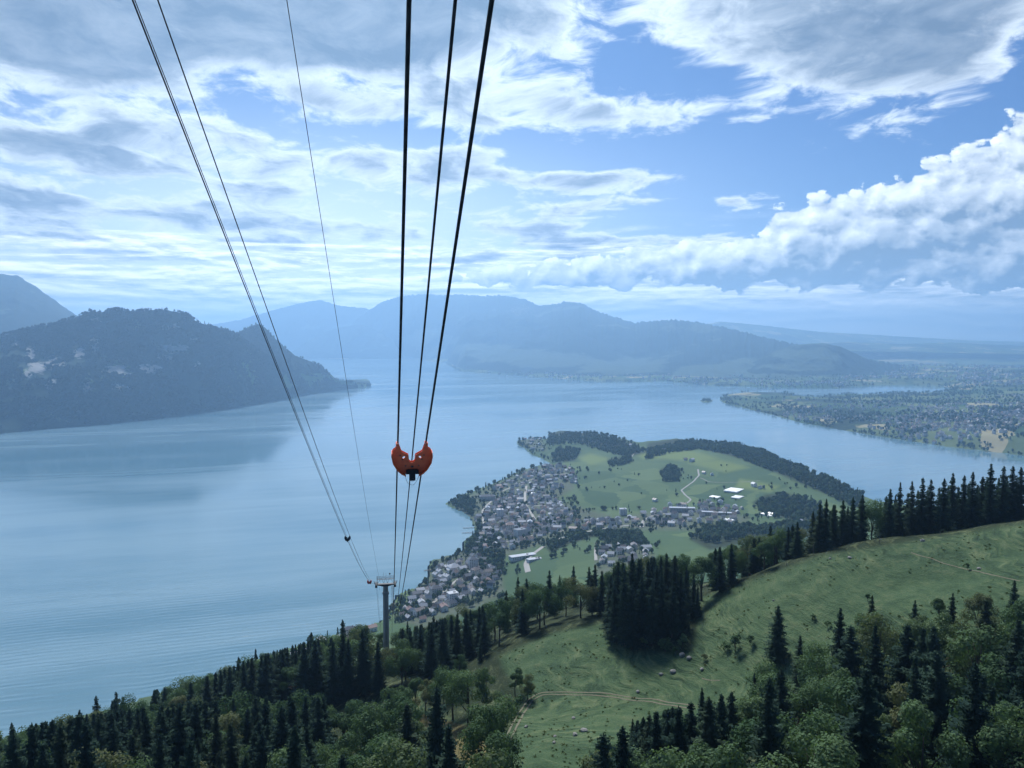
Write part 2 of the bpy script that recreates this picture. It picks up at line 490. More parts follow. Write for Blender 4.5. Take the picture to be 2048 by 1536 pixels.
NEAR = [  # points of the near hillside that show in the photograph: (u, v, distance)
    (-300, 1640, 210), (0, 1620, 205), (400, 1600, 205), (700, 1600, 195), (1000, 1545, 188), (1250, 1545, 180), (1500, 1545, 172), (1800, 1550, 160), (2048, 1560, 150), (2350, 1560, 140),
    (1020, 1470, 215), (1080, 1388, 255), (1330, 1405, 238), (1200, 1395, 248), (1560, 1315, 236), (1450, 1335, 244), (1300, 1292, 274),
    (1000, 1302, 300), (1100, 1264, 305), (1200, 1242, 310), (1400, 1190, 310), (1500, 1150, 300), (1640, 1110, 290), (1800, 1080, 280), (1950, 1058, 275), (2048, 1045, 270), (2300, 1015, 260),
    (1700, 1200, 247), (1900, 1135, 250), (2048, 1150, 226), (1900, 1300, 200), (2048, 1350, 180), (1700, 1400, 200), (2300, 1200, 200),
    (-300, 1600, 270), (0, 1545, 290), (200, 1505, 320), (400, 1445, 350), (600, 1375, 370), (768, 1302, 363), (900, 1322, 330), (400, 1530, 245), (700, 1455, 272), (0, 1605, 225), (850, 1480, 230)]
HIDDEN = [(u, Y, z) for u, rows in {
    -300: ((400, 230), (550, 130), (700, 50)), 0: ((400, 250), (550, 150), (700, 62), (800, 30)), 400: ((450, 238), (600, 140), (800, 62), (950, 25)),
    768: ((450, 300), (600, 208), (800, 118), (1000, 62), (1150, 24)), 1000: ((380, 352), (450, 315), (600, 232), (800, 145), (1000, 92), (1250, 44)),
    1200: ((380, 368), (450, 332), (600, 252), (800, 172), (1000, 122), (1250, 86)), 1400: ((380, 374), (450, 342), (600, 268), (900, 152), (1200, 92)),
    1640: ((350, 390), (450, 335), (600, 262), (900, 152), (1200, 97), (1600, 82)), 2048: ((340, 405), (450, 352), (600, 282), (900, 172), (1300, 112), (1800, 92)),
    2400: ((340, 405), (600, 282), (1300, 112), (1800, 92))}.items() for Y, z in rows] + [
    (-400, 75, 432), (500, 75, 430), (1024, 75, 428), (1500, 75, 434), (2400, 75, 446), (1024, 130, 404), (500, 130, 400), (1600, 130, 412), (2300, 110, 432)]
LOW = [(820, 1200, 6), (900, 1150, 9), (960, 1130, 13), (1000, 1180, 28), (900, 1200, 17), (1050, 1130, 32), (1150, 1100, 55), (1150, 1130, 62), (1250, 1110, 72), (1100, 1060, 22),
       (1000, 1050, 10), (960, 1000, 7), (1050, 1000, 12), (1000, 980, 7), (1100, 950, 16), (1200, 1050, 24), (1200, 980, 32), (1300, 1040, 32), (1400, 1030, 42), (1300, 970, 42), (1250, 920, 36),
       (1150, 900, 20), (1070, 890, 7), (1150, 874, 26), (1200, 880, 36), (1262, 893, 28), (1350, 901, 56), (1400, 914, 63), (1450, 950, 52), (1500, 985, 52), (1550, 1020, 56), (1600, 1030, 62),
       (1600, 990, 62), (1680, 1016, 66), (1500, 1070, 62), (1400, 1080, 66), (1330, 1080, 62), (1480, 928, 66), (1540, 955, 70)]
def rough_near(x, y):
    r = np.hypot(x, y)
    a = smooth(1100, 500, r)
    return a * ((fbm(x / 42, y / 42, 3) - 0.5) * 5.0 + (fbm(x / 9, y / 9, 3) - 0.5) * 1.3) + (1 - a) * (fbm(x / 130, y / 130, 3) - 0.5) * 6
SHORE_PX = [(-900, 1790), (-300, 1570), (0, 1483), (200, 1428), (330, 1388), (470, 1343), (520, 1322), (570, 1304), (650, 1279), (735, 1257), (780, 1240), (787, 1222), (797, 1205), (800, 1192),
    (818, 1184), (840, 1176), (864, 1156), (864, 1135), (870, 1122), (900, 1113), (932, 1104), (934, 1083), (958, 1064), (947, 1036), (930, 1024), (908, 1015), (896, 1008), (922, 994), (960, 979), (990, 968),
    (1040, 944), (1075, 932), (1105, 927), (1086, 917), (1064, 908), (1052, 896), (1037, 889), (1039, 881), (1070, 877), (1094, 880), (1104, 874), (1096, 868), (1110, 865), (1150, 868), (1280, 896), (1360, 893),
    (1500, 920), (1590, 966), (1690, 1012), (1780, 1052), (2048, 1120), (2700, 1190)]
_spots = [tuple(at_depth(*q)) for q in NEAR] + col_spots(HIDDEN) + [tuple(on_level(*q)) for q in LOW]
HOME = Land(SHORE_PX, _spots, 55.0, rough_near)
HOME.poly = np.vstack([HOME.poly, [[4000, 40], [0, -400], [-900, 40]]])
H = HOME.H

_v, _f = polar_grid(HOME, -46, 46, 600, 66, 4700, 560)
_me = mesh_from('hillside', _v, _f, True)
_pu, _pv, _pd = project(_v)
_r = np.hypot(_v[:, 0], _v[:, 1])
near_w = smooth(760, 480, _r)
add_attr(_me, 'near', near_w)
def soft(poly, soft_px):
    d = seg_dist(poly, _pu, _pv); return smooth(-soft_px, soft_px, np.where(inside(poly, _pu, _pv), d, -d))
DRY = [(800, 1440), (850, 1425), (985, 1465), (975, 1530), (920, 1600), (850, 1600), (820, 1510)]
DRY2 = [(770, 1400), (840, 1380), (850, 1440), (790, 1440)]
add_attr(_me, 'dry', np.maximum(soft(DRY, 14), soft(DRY2, 10) * 0.6) * near_w)
MOWN_AND_SUNLIT = [[(1268, 905), (1330, 897), (1395, 903), (1440, 918), (1400, 925), (1330, 918), (1285, 918)], [(1380, 925), (1440, 920), (1500, 935), (1450, 945)], [(1155, 915), (1180, 907), (1225, 918), (1180, 930)],  # first outline: sunlight on the hilltop, put into the grass colour
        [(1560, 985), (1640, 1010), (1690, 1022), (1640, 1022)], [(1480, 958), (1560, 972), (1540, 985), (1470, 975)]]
add_attr(_me, 'mown_and_sunlit', np.max([soft(p, 5) for p in MOWN_AND_SUNLIT], 0) * (1 - near_w))
MEADOW = [(1000, 1313), (1100, 1268), (1200, 1246), (1214, 1276), (1290, 1303), (1385, 1303), (1404, 1196), (1640, 1112), (2100, 1040), (2100, 1275), (1960, 1290), (1860, 1320), (1740, 1335), (1640, 1345), (1590, 1375),
          (1545, 1410), (1490, 1430), (1465, 1455), (1345, 1478), (1262, 1528), (1180, 1600), (985, 1600), (990, 1500), (1022, 1455), (1056, 1402), (1040, 1380), (1005, 1335)]
WOODS_LOW = [[(1092, 880), (1096, 866), (1130, 860), (1200, 866), (1270, 888), (1295, 905), (1255, 915), (1215, 902), (1160, 885)], [(1290, 905), (1296, 886), (1380, 872), (1450, 884), (1530, 908), (1610, 944), (1730, 992), (1715, 1016), (1625, 976), (1560, 949), (1480, 917), (1400, 896), (1330, 899)],
             [(1320, 940), (1340, 928), (1362, 940), (1355, 955), (1330, 955)], [(1505, 1005), (1530, 990), (1570, 985), (1640, 1005), (1655, 1035), (1600, 1045), (1540, 1030)], [(1205, 1050), (1280, 1055), (1290, 1100), (1230, 1110), (1200, 1075)],
             [(960, 1075), (1000, 1070), (1010, 1125), (1000, 1165), (960, 1150)], [(1215, 918), (1262, 910), (1265, 922), (1220, 928)], [(1118, 895), (1160, 905), (1150, 922), (1115, 925), (1100, 912)],
             [(1395, 1052), (1450, 1042), (1530, 1058), (1600, 1050), (1640, 1075), (1500, 1085), (1420, 1100), (1380, 1080)], [(1085, 1085), (1130, 1078), (1200, 1055), (1205, 1068), (1140, 1088), (1100, 1105)],
             [(900, 1000), (925, 990), (950, 1005), (945, 1028), (915, 1018)], [(933, 1080), (955, 1070), (970, 1085), (955, 1105), (936, 1100)]]
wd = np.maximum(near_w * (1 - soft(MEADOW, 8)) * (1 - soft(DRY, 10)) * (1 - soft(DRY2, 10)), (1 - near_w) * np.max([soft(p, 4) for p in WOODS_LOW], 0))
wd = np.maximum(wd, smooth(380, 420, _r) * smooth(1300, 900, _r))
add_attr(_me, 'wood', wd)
TOWN = [[(790, 1240), (830, 1175), (870, 1120), (935, 1095), (960, 1060), (905, 1005), (1000, 965), (1060, 935), (1130, 930), (1150, 975), (1110, 1000), (1230, 1035), (1300, 1025), (1420, 1015), (1500, 1035), (1490, 1060), (1280, 1060), (1130, 1075), (1000, 1115), (1010, 1190), (860, 1260)],
        [(1190, 1085), (1260, 1088), (1310, 1110), (1290, 1150), (1190, 1150)], [(1040, 890), (1040, 873), (1080, 874), (1095, 900), (1070, 900)]]
add_attr(_me, 'town', np.max([soft(p, 6) for p in TOWN], 0) * (1 - near_w))
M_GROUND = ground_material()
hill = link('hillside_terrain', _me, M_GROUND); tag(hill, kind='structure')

# ------------------------------------------------------------------ far shore and plain
FAR_SHORE = [(300, 712), (560, 706), (640, 717), (700, 717), (790, 710), (830, 719), (890, 725), (920, 743), (1050, 752), (1120, 757), (1200, 763), (1330, 763), (1440, 772), (1560, 775), (1680, 777), (1700, 773), (1800, 769), (1880, 771), (1914, 780),
    (1860, 786), (1800, 784), (1740, 789), (1700, 787), (1640, 794), (1600, 791), (1570, 785), (1500, 784), (1455, 789), (1440, 797), (1447, 806), (1500, 819), (1560, 834), (1600, 845), (1700, 863), (1800, 879), (1900, 894), (2048, 911), (2300, 942), (2700, 985)]
_sp = [tuple(on_level(*q)) for q in [(1480, 797, 12), (1550, 806, 14), (1650, 815, 20), (1640, 838, 20), (1750, 805, 20), (1750, 845, 32), (1850, 830, 40), (1850, 868, 35), (1950, 850, 66), (2048, 880, 50), (2048, 820, 80), (1900, 800, 14), (2000, 795, 40), (1050, 748, 18), (1200, 755, 26), (1400, 762, 30), (1560, 768, 24), (1690, 768, 20)]]
_sp += col_spots([(u, Y, z) for u in (300, 700, 1100, 1500, 1800, 2100, 2500) for Y, z in ((12000, 60), (17000, 110), (24000, 190), (33000, 235))])
_sp += col_spots([(2700, 3300, 90), (2700, 6000, 90), (1800, 9000, 50), (2100, 9000, 80)])
def rough_far(x, y):
    r = np.hypot(x, y); a = smooth(7500, 14000, r)
    return (fbm(x / 380, y / 380, 4) - 0.5) * 26 * (1 - a) + a * (fbm(x / 1900, y / 1500, 4) - 0.5) * 230
FAR = Land(FAR_SHORE, _sp, 160.0, rough_far)
FAR.poly = np.vstack([FAR.poly, [[30000, 3000], [34000, 36000], [-20000, 36000]]])
_v, _f = polar_grid(FAR, -20, 42, 420, 2900, 33500, 260)
_me = mesh_from('plain', _v, _f, True)
for k in ('mown_and_sunlit',): add_attr(_me, k, np.zeros(len(_v)))
M_FARM = farmland_material()
plain = link('far_shore_terrain', _me, M_FARM); tag(plain, kind='structure')
_is = [(1403, 802), (1408, 799), (1416, 799), (1423, 801), (1419, 804), (1409, 805)]
ISL = Land(_is, [tuple(on_level(*q)) for q in [(1413, 802, 9), (1400, 800, 3), (1425, 803, 3), (1413, 795, 3), (1413, 808, 3)]], 14.0, lambda x, y: 0 * x)
_v, _f = polar_grid(ISL, 13.6, 14.9, 60, 5400, 6600, 60)
isl = link('islet_terrain', mesh_from('islet', _v, _f, True), M_FARM); tag(isl, kind='structure')

# ------------------------------------------------------------------ mountains
def loft(name, base, ridge, back, nu, nt, mat, amp=40.0, freq=0.02, jag=4.0, shape=0.9, seed=0.0, rocks=(), meadows=(), nb=10):
    """base: (u, v) on the lake or (u, v, Y); ridge: (u, v, Y). Columns of constant u; front slope, crest and back slope"""
    bu = np.array([q[0] for q in base], float)
    bw = np.array([on_level(q[0], q[1]) if len(q) == 2 else at_depth(q[0], q[1], q[2]) for q in base])
    ru = np.array([q[0] for q in ridge], float); rw = np.array([at_depth(*q) for q in ridge])
    u = np.linspace(ru[0], ru[-1], nu)
    B = np.stack([np.interp(u, bu, bw[:, k]) for k in range(3)], -1)
    Rg = np.stack([np.interp(u, ru, rw[:, k]) for k in range(3)], -1)
    K = Rg * (1 + back / np.linalg.norm(Rg[:, :2], axis=1))[:, None]; K[:, 2] = -5
    Rg[:, 2] += (fbm(u * freq * 14 + seed, u * 0, 3) - 0.5) * 2 * jag
    t = np.linspace(0, 1, nt)[:, None]
    X0 = B[None] + (Rg - B)[None] * t[..., None]
    prof = t ** shape
    X0[..., 2] = B[None, :, 2] + (Rg - B)[None, :, 2] * prof
    Lw = amp * 4.5
    n1 = fbm(X0[..., 0] / Lw + seed, X0[..., 1] / Lw, 5, 0.55) - 0.5
    n2 = np.abs(fbm(X0[..., 0] / Lw * 1.3 + n1 * 1.2 + 5, X0[..., 1] / Lw * 0.6 + seed, 4) - 0.5)
    win = np.sin(np.pi * np.clip(t, 0, 1)) ** 0.8
    hgt = np.clip((Rg - B)[None, :, 2], 0, None) / max(1.0, (Rg - B)[:, 2].max())
    X0[..., 2] += (n1 * 1.4 - n2 * 1.6 + 0.12) * amp * win * hgt
    X0[..., 1] -= n1 * amp * 1.6 * win * hgt
    X0[..., 2] = np.maximum(X0[..., 2], -4 + 4 * t)
    tb = np.linspace(0, 1, nb + 1)[1:, None]
    X1 = Rg[None] + (K - Rg)[None] * tb[..., None]
    V = np.concatenate([X0, X1], 0); nr = nt + nb
    idx = np.arange(nr * nu).reshape(nr, nu)
    f = np.stack([idx[:-1, :-1], idx[:-1, 1:], idx[1:, 1:], idx[1:, :-1]], -1).reshape(-1, 4)
    V = V.reshape(-1, 3)
    me = mesh_from(name, V, f, True)
    pu, pv, _ = project(V)
    def paint(spots):
        r = np.zeros(len(V))
        for (a, b, sa, sb, k) in spots: r = np.maximum(r, k * np.exp(-((pu - a) / sa) ** 2 - ((pv - b) / sb) ** 2))
        r.reshape(nr, nu)[nt:] = 0
        return r
    rk, mw = paint(rocks), paint(meadows)
    add_attr(me, 'rock', rk); add_attr(me, 'mown_and_sunlit', mw)
    o = link(name, me, mat); tag(o, kind='structure')
    return V[:nt * nu].reshape(nt, nu, 3), rk[:nt * nu].reshape(nt, nu), mw[:nt * nu].reshape(nt, nu)

M_CLIFF = slope_material('forested_cliff', (0.024, 0.044, 0.026), (0.13, 0.19, 0.075), (0.20, 0.195, 0.18), 0.0022)
M_FARMT = slope_material('hazy_slope', (0.014, 0.028, 0.020), (0.075, 0.105, 0.072), (0.22, 0.21, 0.20), 0.0011, 0.03, True, 0.0)
CLIFF_ROCKS = [(30, 690, 20, 14, .8), (60, 705, 16, 24, .9), (75, 735, 30, 20, 1), (110, 725, 30, 18, 1), (160, 705, 24, 20, .9), (55, 748, 12, 12, 1), (100, 768, 16, 14, 1), (190, 690, 18, 30, .8), (190, 640, 30, 10, .7), (230, 740, 50, 16, 1), (300, 738, 34, 14, 1),
               (250, 775, 40, 16, .7), (345, 697, 46, 14, 1), (345, 655, 30, 10, .9), (390, 680, 16, 14, .7), (395, 730, 24, 12, .7), (320, 770, 30, 14, .6), (175, 770, 24, 18, .8), (330, 715, 30, 12, .8), (420, 760, 30, 14, .5)]
CLIFF_MEAD = [(640, 755, 60, 14, 1.0), (600, 770, 40, 10, 0.6), (700, 768, 40, 6, 0.7), (650, 745, 30, 6, .9)]
RIDGE_G = [(-420, 760, 4400), (-250, 720, 4600), (-120, 690, 4800), (0, 672, 4950), (70, 655, 5000), (110, 648, 5020), (150, 635, 5060), (180, 623, 5080), (205, 624, 5090), (235, 619, 5100), (262, 624, 5120), (300, 620, 5150), (335, 620, 5180), (370, 628, 5220),
           (385, 638, 5260), (400, 646, 5300), (440, 657, 5450), (470, 668, 5600), (505, 690, 5800), (540, 717, 6000), (580, 740, 6250), (620, 752, 6600), (660, 757, 6900), (700, 764, 7250), (728, 768, 7500), (744, 771.5, 7720)]
BASE_G = [(-420, 960), (-250, 925), (-100, 890), (0, 868), (100, 858), (200, 850), (300, 840), (400, 827), (480, 815), (560, 802), (640, 785), (700, 778), (744, 772.5)]
CL_V, CL_R, CL_M = loft('cliff_mountain', BASE_G, RIDGE_G, 1600, 420, 90, M_CLIFF, 120, 0.06, 5, 0.80, 2.0, CLIFF_ROCKS, CLIFF_MEAD)
CN_V, CN_R, CN_M = loft('cone_mountain', [(430, 800, 6100), (560, 800, 6100), (680, 775, 7000)], [(430, 705, 6500), (470, 669, 6500), (495, 654, 6500), (515, 648, 6500), (530, 655, 6520), (555, 682, 6560), (590, 711, 6650), (640, 730, 6850), (665, 752, 7000), (680, 764, 7100)], 900, 120, 50, M_CLIFF, 30, 0.05, 4, 0.9, 5.0, [], [(660, 755, 40, 9, .7)])
loft('pyramid_mountain', [(-400, 700, 7200), (300, 705, 7200)], [(-400, 560, 9500), (-250, 530, 9500), (-100, 532, 9500), (0, 548, 9500), (35, 551, 9500), (70, 572, 9500), (110, 601, 9500), (155, 632, 9500), (200, 660, 9500), (300, 700, 9500)], 2500, 160, 50, M_FARMT, 170, 0.02, 14, 0.95, 8.0)
loft('massif_mountain', [(680, 717, 17000), (790, 710, 17600), (890, 723, 14600), (930, 744, 10700), (1050, 751, 9900), (1200, 762, 8700), (1330, 762, 8700), (1440, 770, 8100), (1560, 772, 7900), (1680, 772, 7900), (1800, 768, 8300)],
     [(680, 668, 20000), (715, 637, 19800), (760, 606, 19500), (800, 592, 19000), (850, 588, 18600), (880, 591, 18400), (920, 588, 18000), (960, 592, 17500), (1000, 590, 17000), (1050, 598, 16400), (1078, 612, 16000), (1110, 608, 15600), (1132, 603, 15400), (1165, 607, 15000), (1190, 621, 14700), (1230, 634, 14200), (1270, 646, 13800), (1300, 642, 13400), (1350, 639, 13000), (1400, 645, 12600), (1450, 655, 12200), (1500, 667, 11800), (1560, 682, 11400), (1620, 694, 11000), (1700, 712, 10600), (1800, 730, 10200)],
     4000, 420, 110, M_FARMT, 470, 0.03, 30, 1.3, 11.0, [(1040, 620, 60, 20, .6)], [(870, 680, 50, 14, .5), (960, 700, 60, 16, .5), (1100, 720, 90, 16, .5), (1250, 735, 90, 14, .5), (1500, 740, 120, 18, .5), (1400, 750, 50, 10, .6)])
loft('dome_hill', [(575, 716, 16800), (840, 716, 16800)], [(575, 708, 17200), (600, 694, 17600), (620, 680, 18000), (650, 664, 18000), (680, 655, 18000), (715, 649, 18000), (735, 652, 18000), (760, 665, 18000), (800, 690, 18000), (840, 712, 17400)], 1500, 110, 40, M_FARMT, 60, 0.03, 6, 0.9, 14.0)
loft('veiled_mountain', [(300, 700, 19000), (900, 700, 19000)], [(300, 668, 20500), (400, 652, 20500), (480, 640, 20500), (540, 622, 20500), (600, 606, 20500), (640, 600, 20500), (680, 612, 20500), (730, 616, 20500), (800, 640, 20500), (900, 664, 20500)], 3000, 120, 40, M_FARMT, 260, 0.02, 20, 1.1, 17.0)
loft('lakeside_hill', [(1480, 768, 8300), (1600, 766, 8500), (1800, 760, 9000)], [(1480, 740, 9600), (1540, 705, 9800), (1580, 692, 9900), (1610, 688, 9900), (1645, 686, 9900), (1680, 693, 9900), (1720, 711, 9900), (1760, 730, 9800), (1800, 742, 9700)], 1500, 150, 60, M_FARMT, 60, 0.035, 4, 1.1, 20.0, [], [(1620, 715, 50, 10, .6), (1580, 735, 60, 8, .4)])
loft('plateau_hill', [(1350, 690, 18000), (2300, 700, 18000)], [(1350, 662, 21000), (1440, 643, 21000), (1500, 648, 21000), (1580, 657, 21000), (1640, 664, 21500), (1720, 668, 22000), (1820, 674, 22500), (1950, 681, 23000), (2300, 690, 23000)], 3000, 200, 40, M_FARM, 60, 0.03, 7, 1.2, 23.0)
loft('plateau_ridge_hill', [(1600, 700, 14000), (2400, 715, 14000)], [(1600, 690, 16000), (1700, 684, 16000), (1800, 688, 16200), (1900, 685, 16200), (2048, 692, 16200), (2400, 690, 16000)], 2000, 160, 30, M_FARM, 40, 0.03, 8, 1.1, 26.0)

# ------------------------------------------------------------------ lake
_n = 140
_r = np.r_[0, np.exp(np.linspace(math.log(150), math.log(34500), 60))]
_a = np.linspace(0, 2 * math.pi, _n, endpoint=False)
_vv = np.array([[0, 0, 0]] + [[r * math.sin(a), r * math.cos(a), 0.0] for r in _r[1:] for a in _a])
_ff = [(1 + i * _n + k, 1 + (i + 1) * _n + k, 1 + (i + 1) * _n + (k + 1) % _n, 1 + i * _n + (k + 1) % _n) for i in range(len(_r) - 2) for k in range(_n)]
lake = link('lake_water', mesh_from('lake', _vv, np.array(_ff)[:, ::-1], True), water_material()); tag(lake, kind='structure')

# ------------------------------------------------------------------ haze: the air itself
hm = bpy.data.materials.new('haze_air'); hm.use_nodes = True
hg = hm.node_tree
for n in list(hg.nodes): hg.nodes.remove(n)
ho = hg.nodes.new('ShaderNodeOutputMaterial'); hv = hg.nodes.new('ShaderNodeVolumePrincipled')
hv.inputs['Color'].default_value = (0.35, 0.59, 0.88, 1); hv.inputs['Density'].default_value = HAZE_DENSITY
hv.inputs['Anisotropy'].default_value = 0.55
hg.links.new(hv.outputs[0], ho.inputs['Volume'])
haze = MB().box((0, 0, 1570 / 2 - 8), (76000, 76000, 1570)).build('haze', hm)
tag(haze, 'pale blue haze filling the air over the lake', 'haze', kind='stuff')

# ------------------------------------------------------------------ trees
def foliage_material(name, dark, light, warm, trans):
    m, g, b = new_mat(name)
    oi = g.nodes.new('ShaderNodeObjectInfo')
    rnd = X(g, oi.outputs['Random'])
    n = noise(g, coords(g, 'Object'), 6.0, 3, 0.6)
    f = (rnd * 0.62 + (n - 0.5) * 1.1 + 0.2).clamp()
    c = mixc(g, f, dark, light)
    c = mixc(g, ((rnd * 7.13)._m('FRACT') - 0.72).step(0.0, 0.25) * 0.7, c, warm)
    set_in(g, b.inputs['Base Color'], c)
    b.inputs['Roughness'].default_value = 0.9; b.inputs['Specular IOR Level'].default_value = 0.06
    t = g.nodes.new('ShaderNodeBsdfTranslucent'); set_in(g, t.inputs[0], mixc(g, 1.0, c, (1.25, 1.35, 0.7), 'MULTIPLY'))
    mx = g.nodes.new('ShaderNodeMixShader'); mx.inputs[0].default_value = trans
    g.links.new(b.outputs[0], mx.inputs[1]); g.links.new(t.outputs[0], mx.inputs[2])
    g.links.new(mx.outputs[0], g.nodes['Material Output'].inputs[0])
    return m
M_SPRUCE = foliage_material('spruce_needles', (0.020, 0.045, 0.038), (0.056, 0.098, 0.066), (0.062, 0.086, 0.052), 0.26)
M_LEAF = foliage_material('broad_leaves', (0.032, 0.072, 0.038), (0.115, 0.180, 0.088), (0.135, 0.140, 0.075), 0.25)
M_FARLEAF = foliage_material('distant_leaves', (0.024, 0.052, 0.028), (0.075, 0.120, 0.058), (0.080, 0.098, 0.050), 0.2)
M_BARK, _g, _b = new_mat('bark')
set_in(_g, _b.inputs['Base Color'], mixc(_g, noise(_g, coords(_g), 3.0, 4, 0.6), (0.035, 0.027, 0.020), (0.13, 0.11, 0.09)))

def spruce_meshes(k, seed):
    """unit spruce: 1 m tall, crown and trunk"""
    r = np.random.RandomState(seed)
    Hh, R = 24.0, r.uniform(4.3, 5.6)
    lean = r.uniform(-0.15, 0.15, 2)
    V, F = [], []
    def tri(a, b, c):
        n = len(V); V.extend((a, b, c)); F.append((n, n + 1, n + 2))
    z = Hh * r.uniform(0.05, 0.14); top = Hh
    thin = r.uniform(0.62, 0.90)
    while z < top - 0.35:
        t = z / Hh
        rad = R * (1 - t) ** thin * (0.72 + 0.28 * math.sin(z * 2.3 + seed) + r.uniform(-0.1, 0.1)) * min(1, 0.55 + t * 4) + 0.18
        nb = int(8 + 8 * (1 - t)) + r.randint(0, 3)
        a0 = r.uniform(0, 6.28)
        for j in range(nb):
            a = a0 + 6.283 * j / nb + r.uniform(-0.35, 0.35)
            L = rad * r.uniform(0.62, 1.18)
            dx, dy = math.cos(a), math.sin(a); sx, sy = -dy, dx
            droop = r.uniform(0.25, 0.55) * (1 - 0.6 * t); zb = z + r.uniform(-0.25, 0.25)
            seg = 6 if L > 2.6 else 4 if L > 1.2 else 3
            P = []
            for q in range(seg + 1):
                s = q / seg
                P.append(np.array([dx * L * s, dy * L * s, zb - droop * L * s + 0.22 * L * s * s]))
            for q in range(seg):
                p0, p1 = P[q], P[q + 1]
                w = (0.20 - 0.11 * q / seg) * L * r.uniform(0.6, 1.3) + 0.15
                for sg in (-1, 1):
                    tip = p0 + np.array([sx * w * sg + dx * w * 0.55, sy * w * sg + dy * w * 0.55, -0.10 * w - r.uniform(0.05, 0.35)])
                    tri(p0 - np.array([dx, dy, 0]) * 0.1, p1, tip)
                hang = r.uniform(0.35, 0.95) * min(1, L / 2)
                tri(p0, p1, (p0 + p1) / 2 + np.array([sx * r.uniform(-.2, .2), sy * r.uniform(-.2, .2), -hang]))
        z += r.uniform(0.42, 0.68) * (1.15 - 0.5 * t)
    for q in range(6):
        a = r.uniform(0, 6.28); tri(np.array([0, 0, Hh - 1.2]), np.array([math.cos(a) * .28, math.sin(a) * .28, Hh - 1.0 - .4 * r.rand()]), np.array([0, 0, Hh + 0.2]))
    V = np.array(V); V[:, :2] += lean * (V[:, 2:3] / Hh) ** 2 * 2
    me = mesh_from('spruce_crown', V / Hh, np.array(F))
    me.materials.append(M_SPRUCE)
    tm = MB().tube([(0, 0, -0.06), (0, 0, 0.02), (lean[0] * .02, lean[1] * .02, 0.5), (lean[0] * .08, lean[1] * .08, 0.97)], [0.018, 0.0135, 0.009, 0.002], 7).mesh('spruce_trunk', True)
    tm.materials.append(M_BARK)
    return me, tm

def leaf_cards(C, N, size, r):
    """quads at C facing N roughly, random spin"""
    n = len(C)
    N = N + r.normal(0, 0.36, (n, 3)); N /= np.linalg.norm(N, axis=1)[:, None]
    A = np.cross(N, r.normal(0, 1, (n, 3))); A /= np.linalg.norm(A, axis=1)[:, None] + 1e-9
    B = np.cross(N, A)
    s = size * r.uniform(0.6, 1.3, (n, 1)); e = r.uniform(0.55, 1.0, (n, 1))
    q = np.stack([C - A * s, C - B * s * e + N * s * .15, C + A * s, C + B * s * e - N * s * .15], 1).reshape(-1, 3)
    return q, np.arange(n * 4).reshape(n, 4)

def broadleaf_meshes(k, seed, Hh=16.0, leaves=3000, size=0.36, mat=None):
    r = np.random.RandomState(seed)
    R = Hh * r.uniform(0.30, 0.42); zc = Hh * 0.53; rz = Hh * 0.46
    lobes = []
    nl = r.randint(13, 19)
    for i in range(nl):
        u = r.normal(0, 1, 3); u /= np.linalg.norm(u)
        if u[2] < -0.55: u[2] *= -0.6
        d = r.uniform(0.5, 0.9)
        c = np.array([u[0] * R * d, u[1] * R * d, zc + u[2] * rz * d])
        lobes.append((c, R * r.uniform(0.24, 0.46)))
    tot = sum(q ** 2 for _, q in lobes)
    Cs, Ns = [], []
    for c, q in lobes:
        n = int(leaves * q * q / tot)
        u = r.normal(0, 1, (n, 3)); u /= np.linalg.norm(u, axis=1)[:, None]
        rr = q * (1 - 0.35 * r.rand(n, 1) ** 2) * (1 + 0.18 * np.sin(u[:, :1] * 7 + c[0]) * np.cos(u[:, 1:2] * 6 + c[1]))
        Cs.append(c + u * rr * np.array([1, 1, 0.86])); Ns.append(u + np.array([0, 0, 0.35]))
    C, N = np.vstack(Cs), np.vstack(Ns)
    V, F = leaf_cards(C, N, size, r)
    me = mesh_from('broadleaf_crown', V / Hh, F); me.materials.append(mat or M_LEAF)
    tb = MB()
    tb.tube([(0, 0, -0.06), (0, 0, 0.03), (0.01, 0, 0.2), (0.0, 0.01, 0.42), (0.01, 0, 0.72)], [0.028, 0.021, 0.017, 0.012, 0.004], 8)
    for c, q in lobes[:7]:
        c = c / Hh; z0 = 0.16 + 0.22 * r.rand()
        tb.tube([(0, 0, z0), (c[0] * .4, c[1] * .4, (z0 + c[2]) * .5), tuple(c)], [0.010, 0.007, 0.002], 5)
    tm = tb.mesh('broadleaf_trunk', True); tm.materials.append(M_BARK)
    return me, tm

SPRUCE = [spruce_meshes(i, 40 + i) for i in range(8)]
BROAD = [broadleaf_meshes(i, 70 + i, leaves=6500, size=0.20) for i in range(8)]
SHRUB = []
for i in range(3):
    SHRUB.append(broadleaf_meshes(i, 90 + i, Hh=5.0, leaves=700, size=0.2))

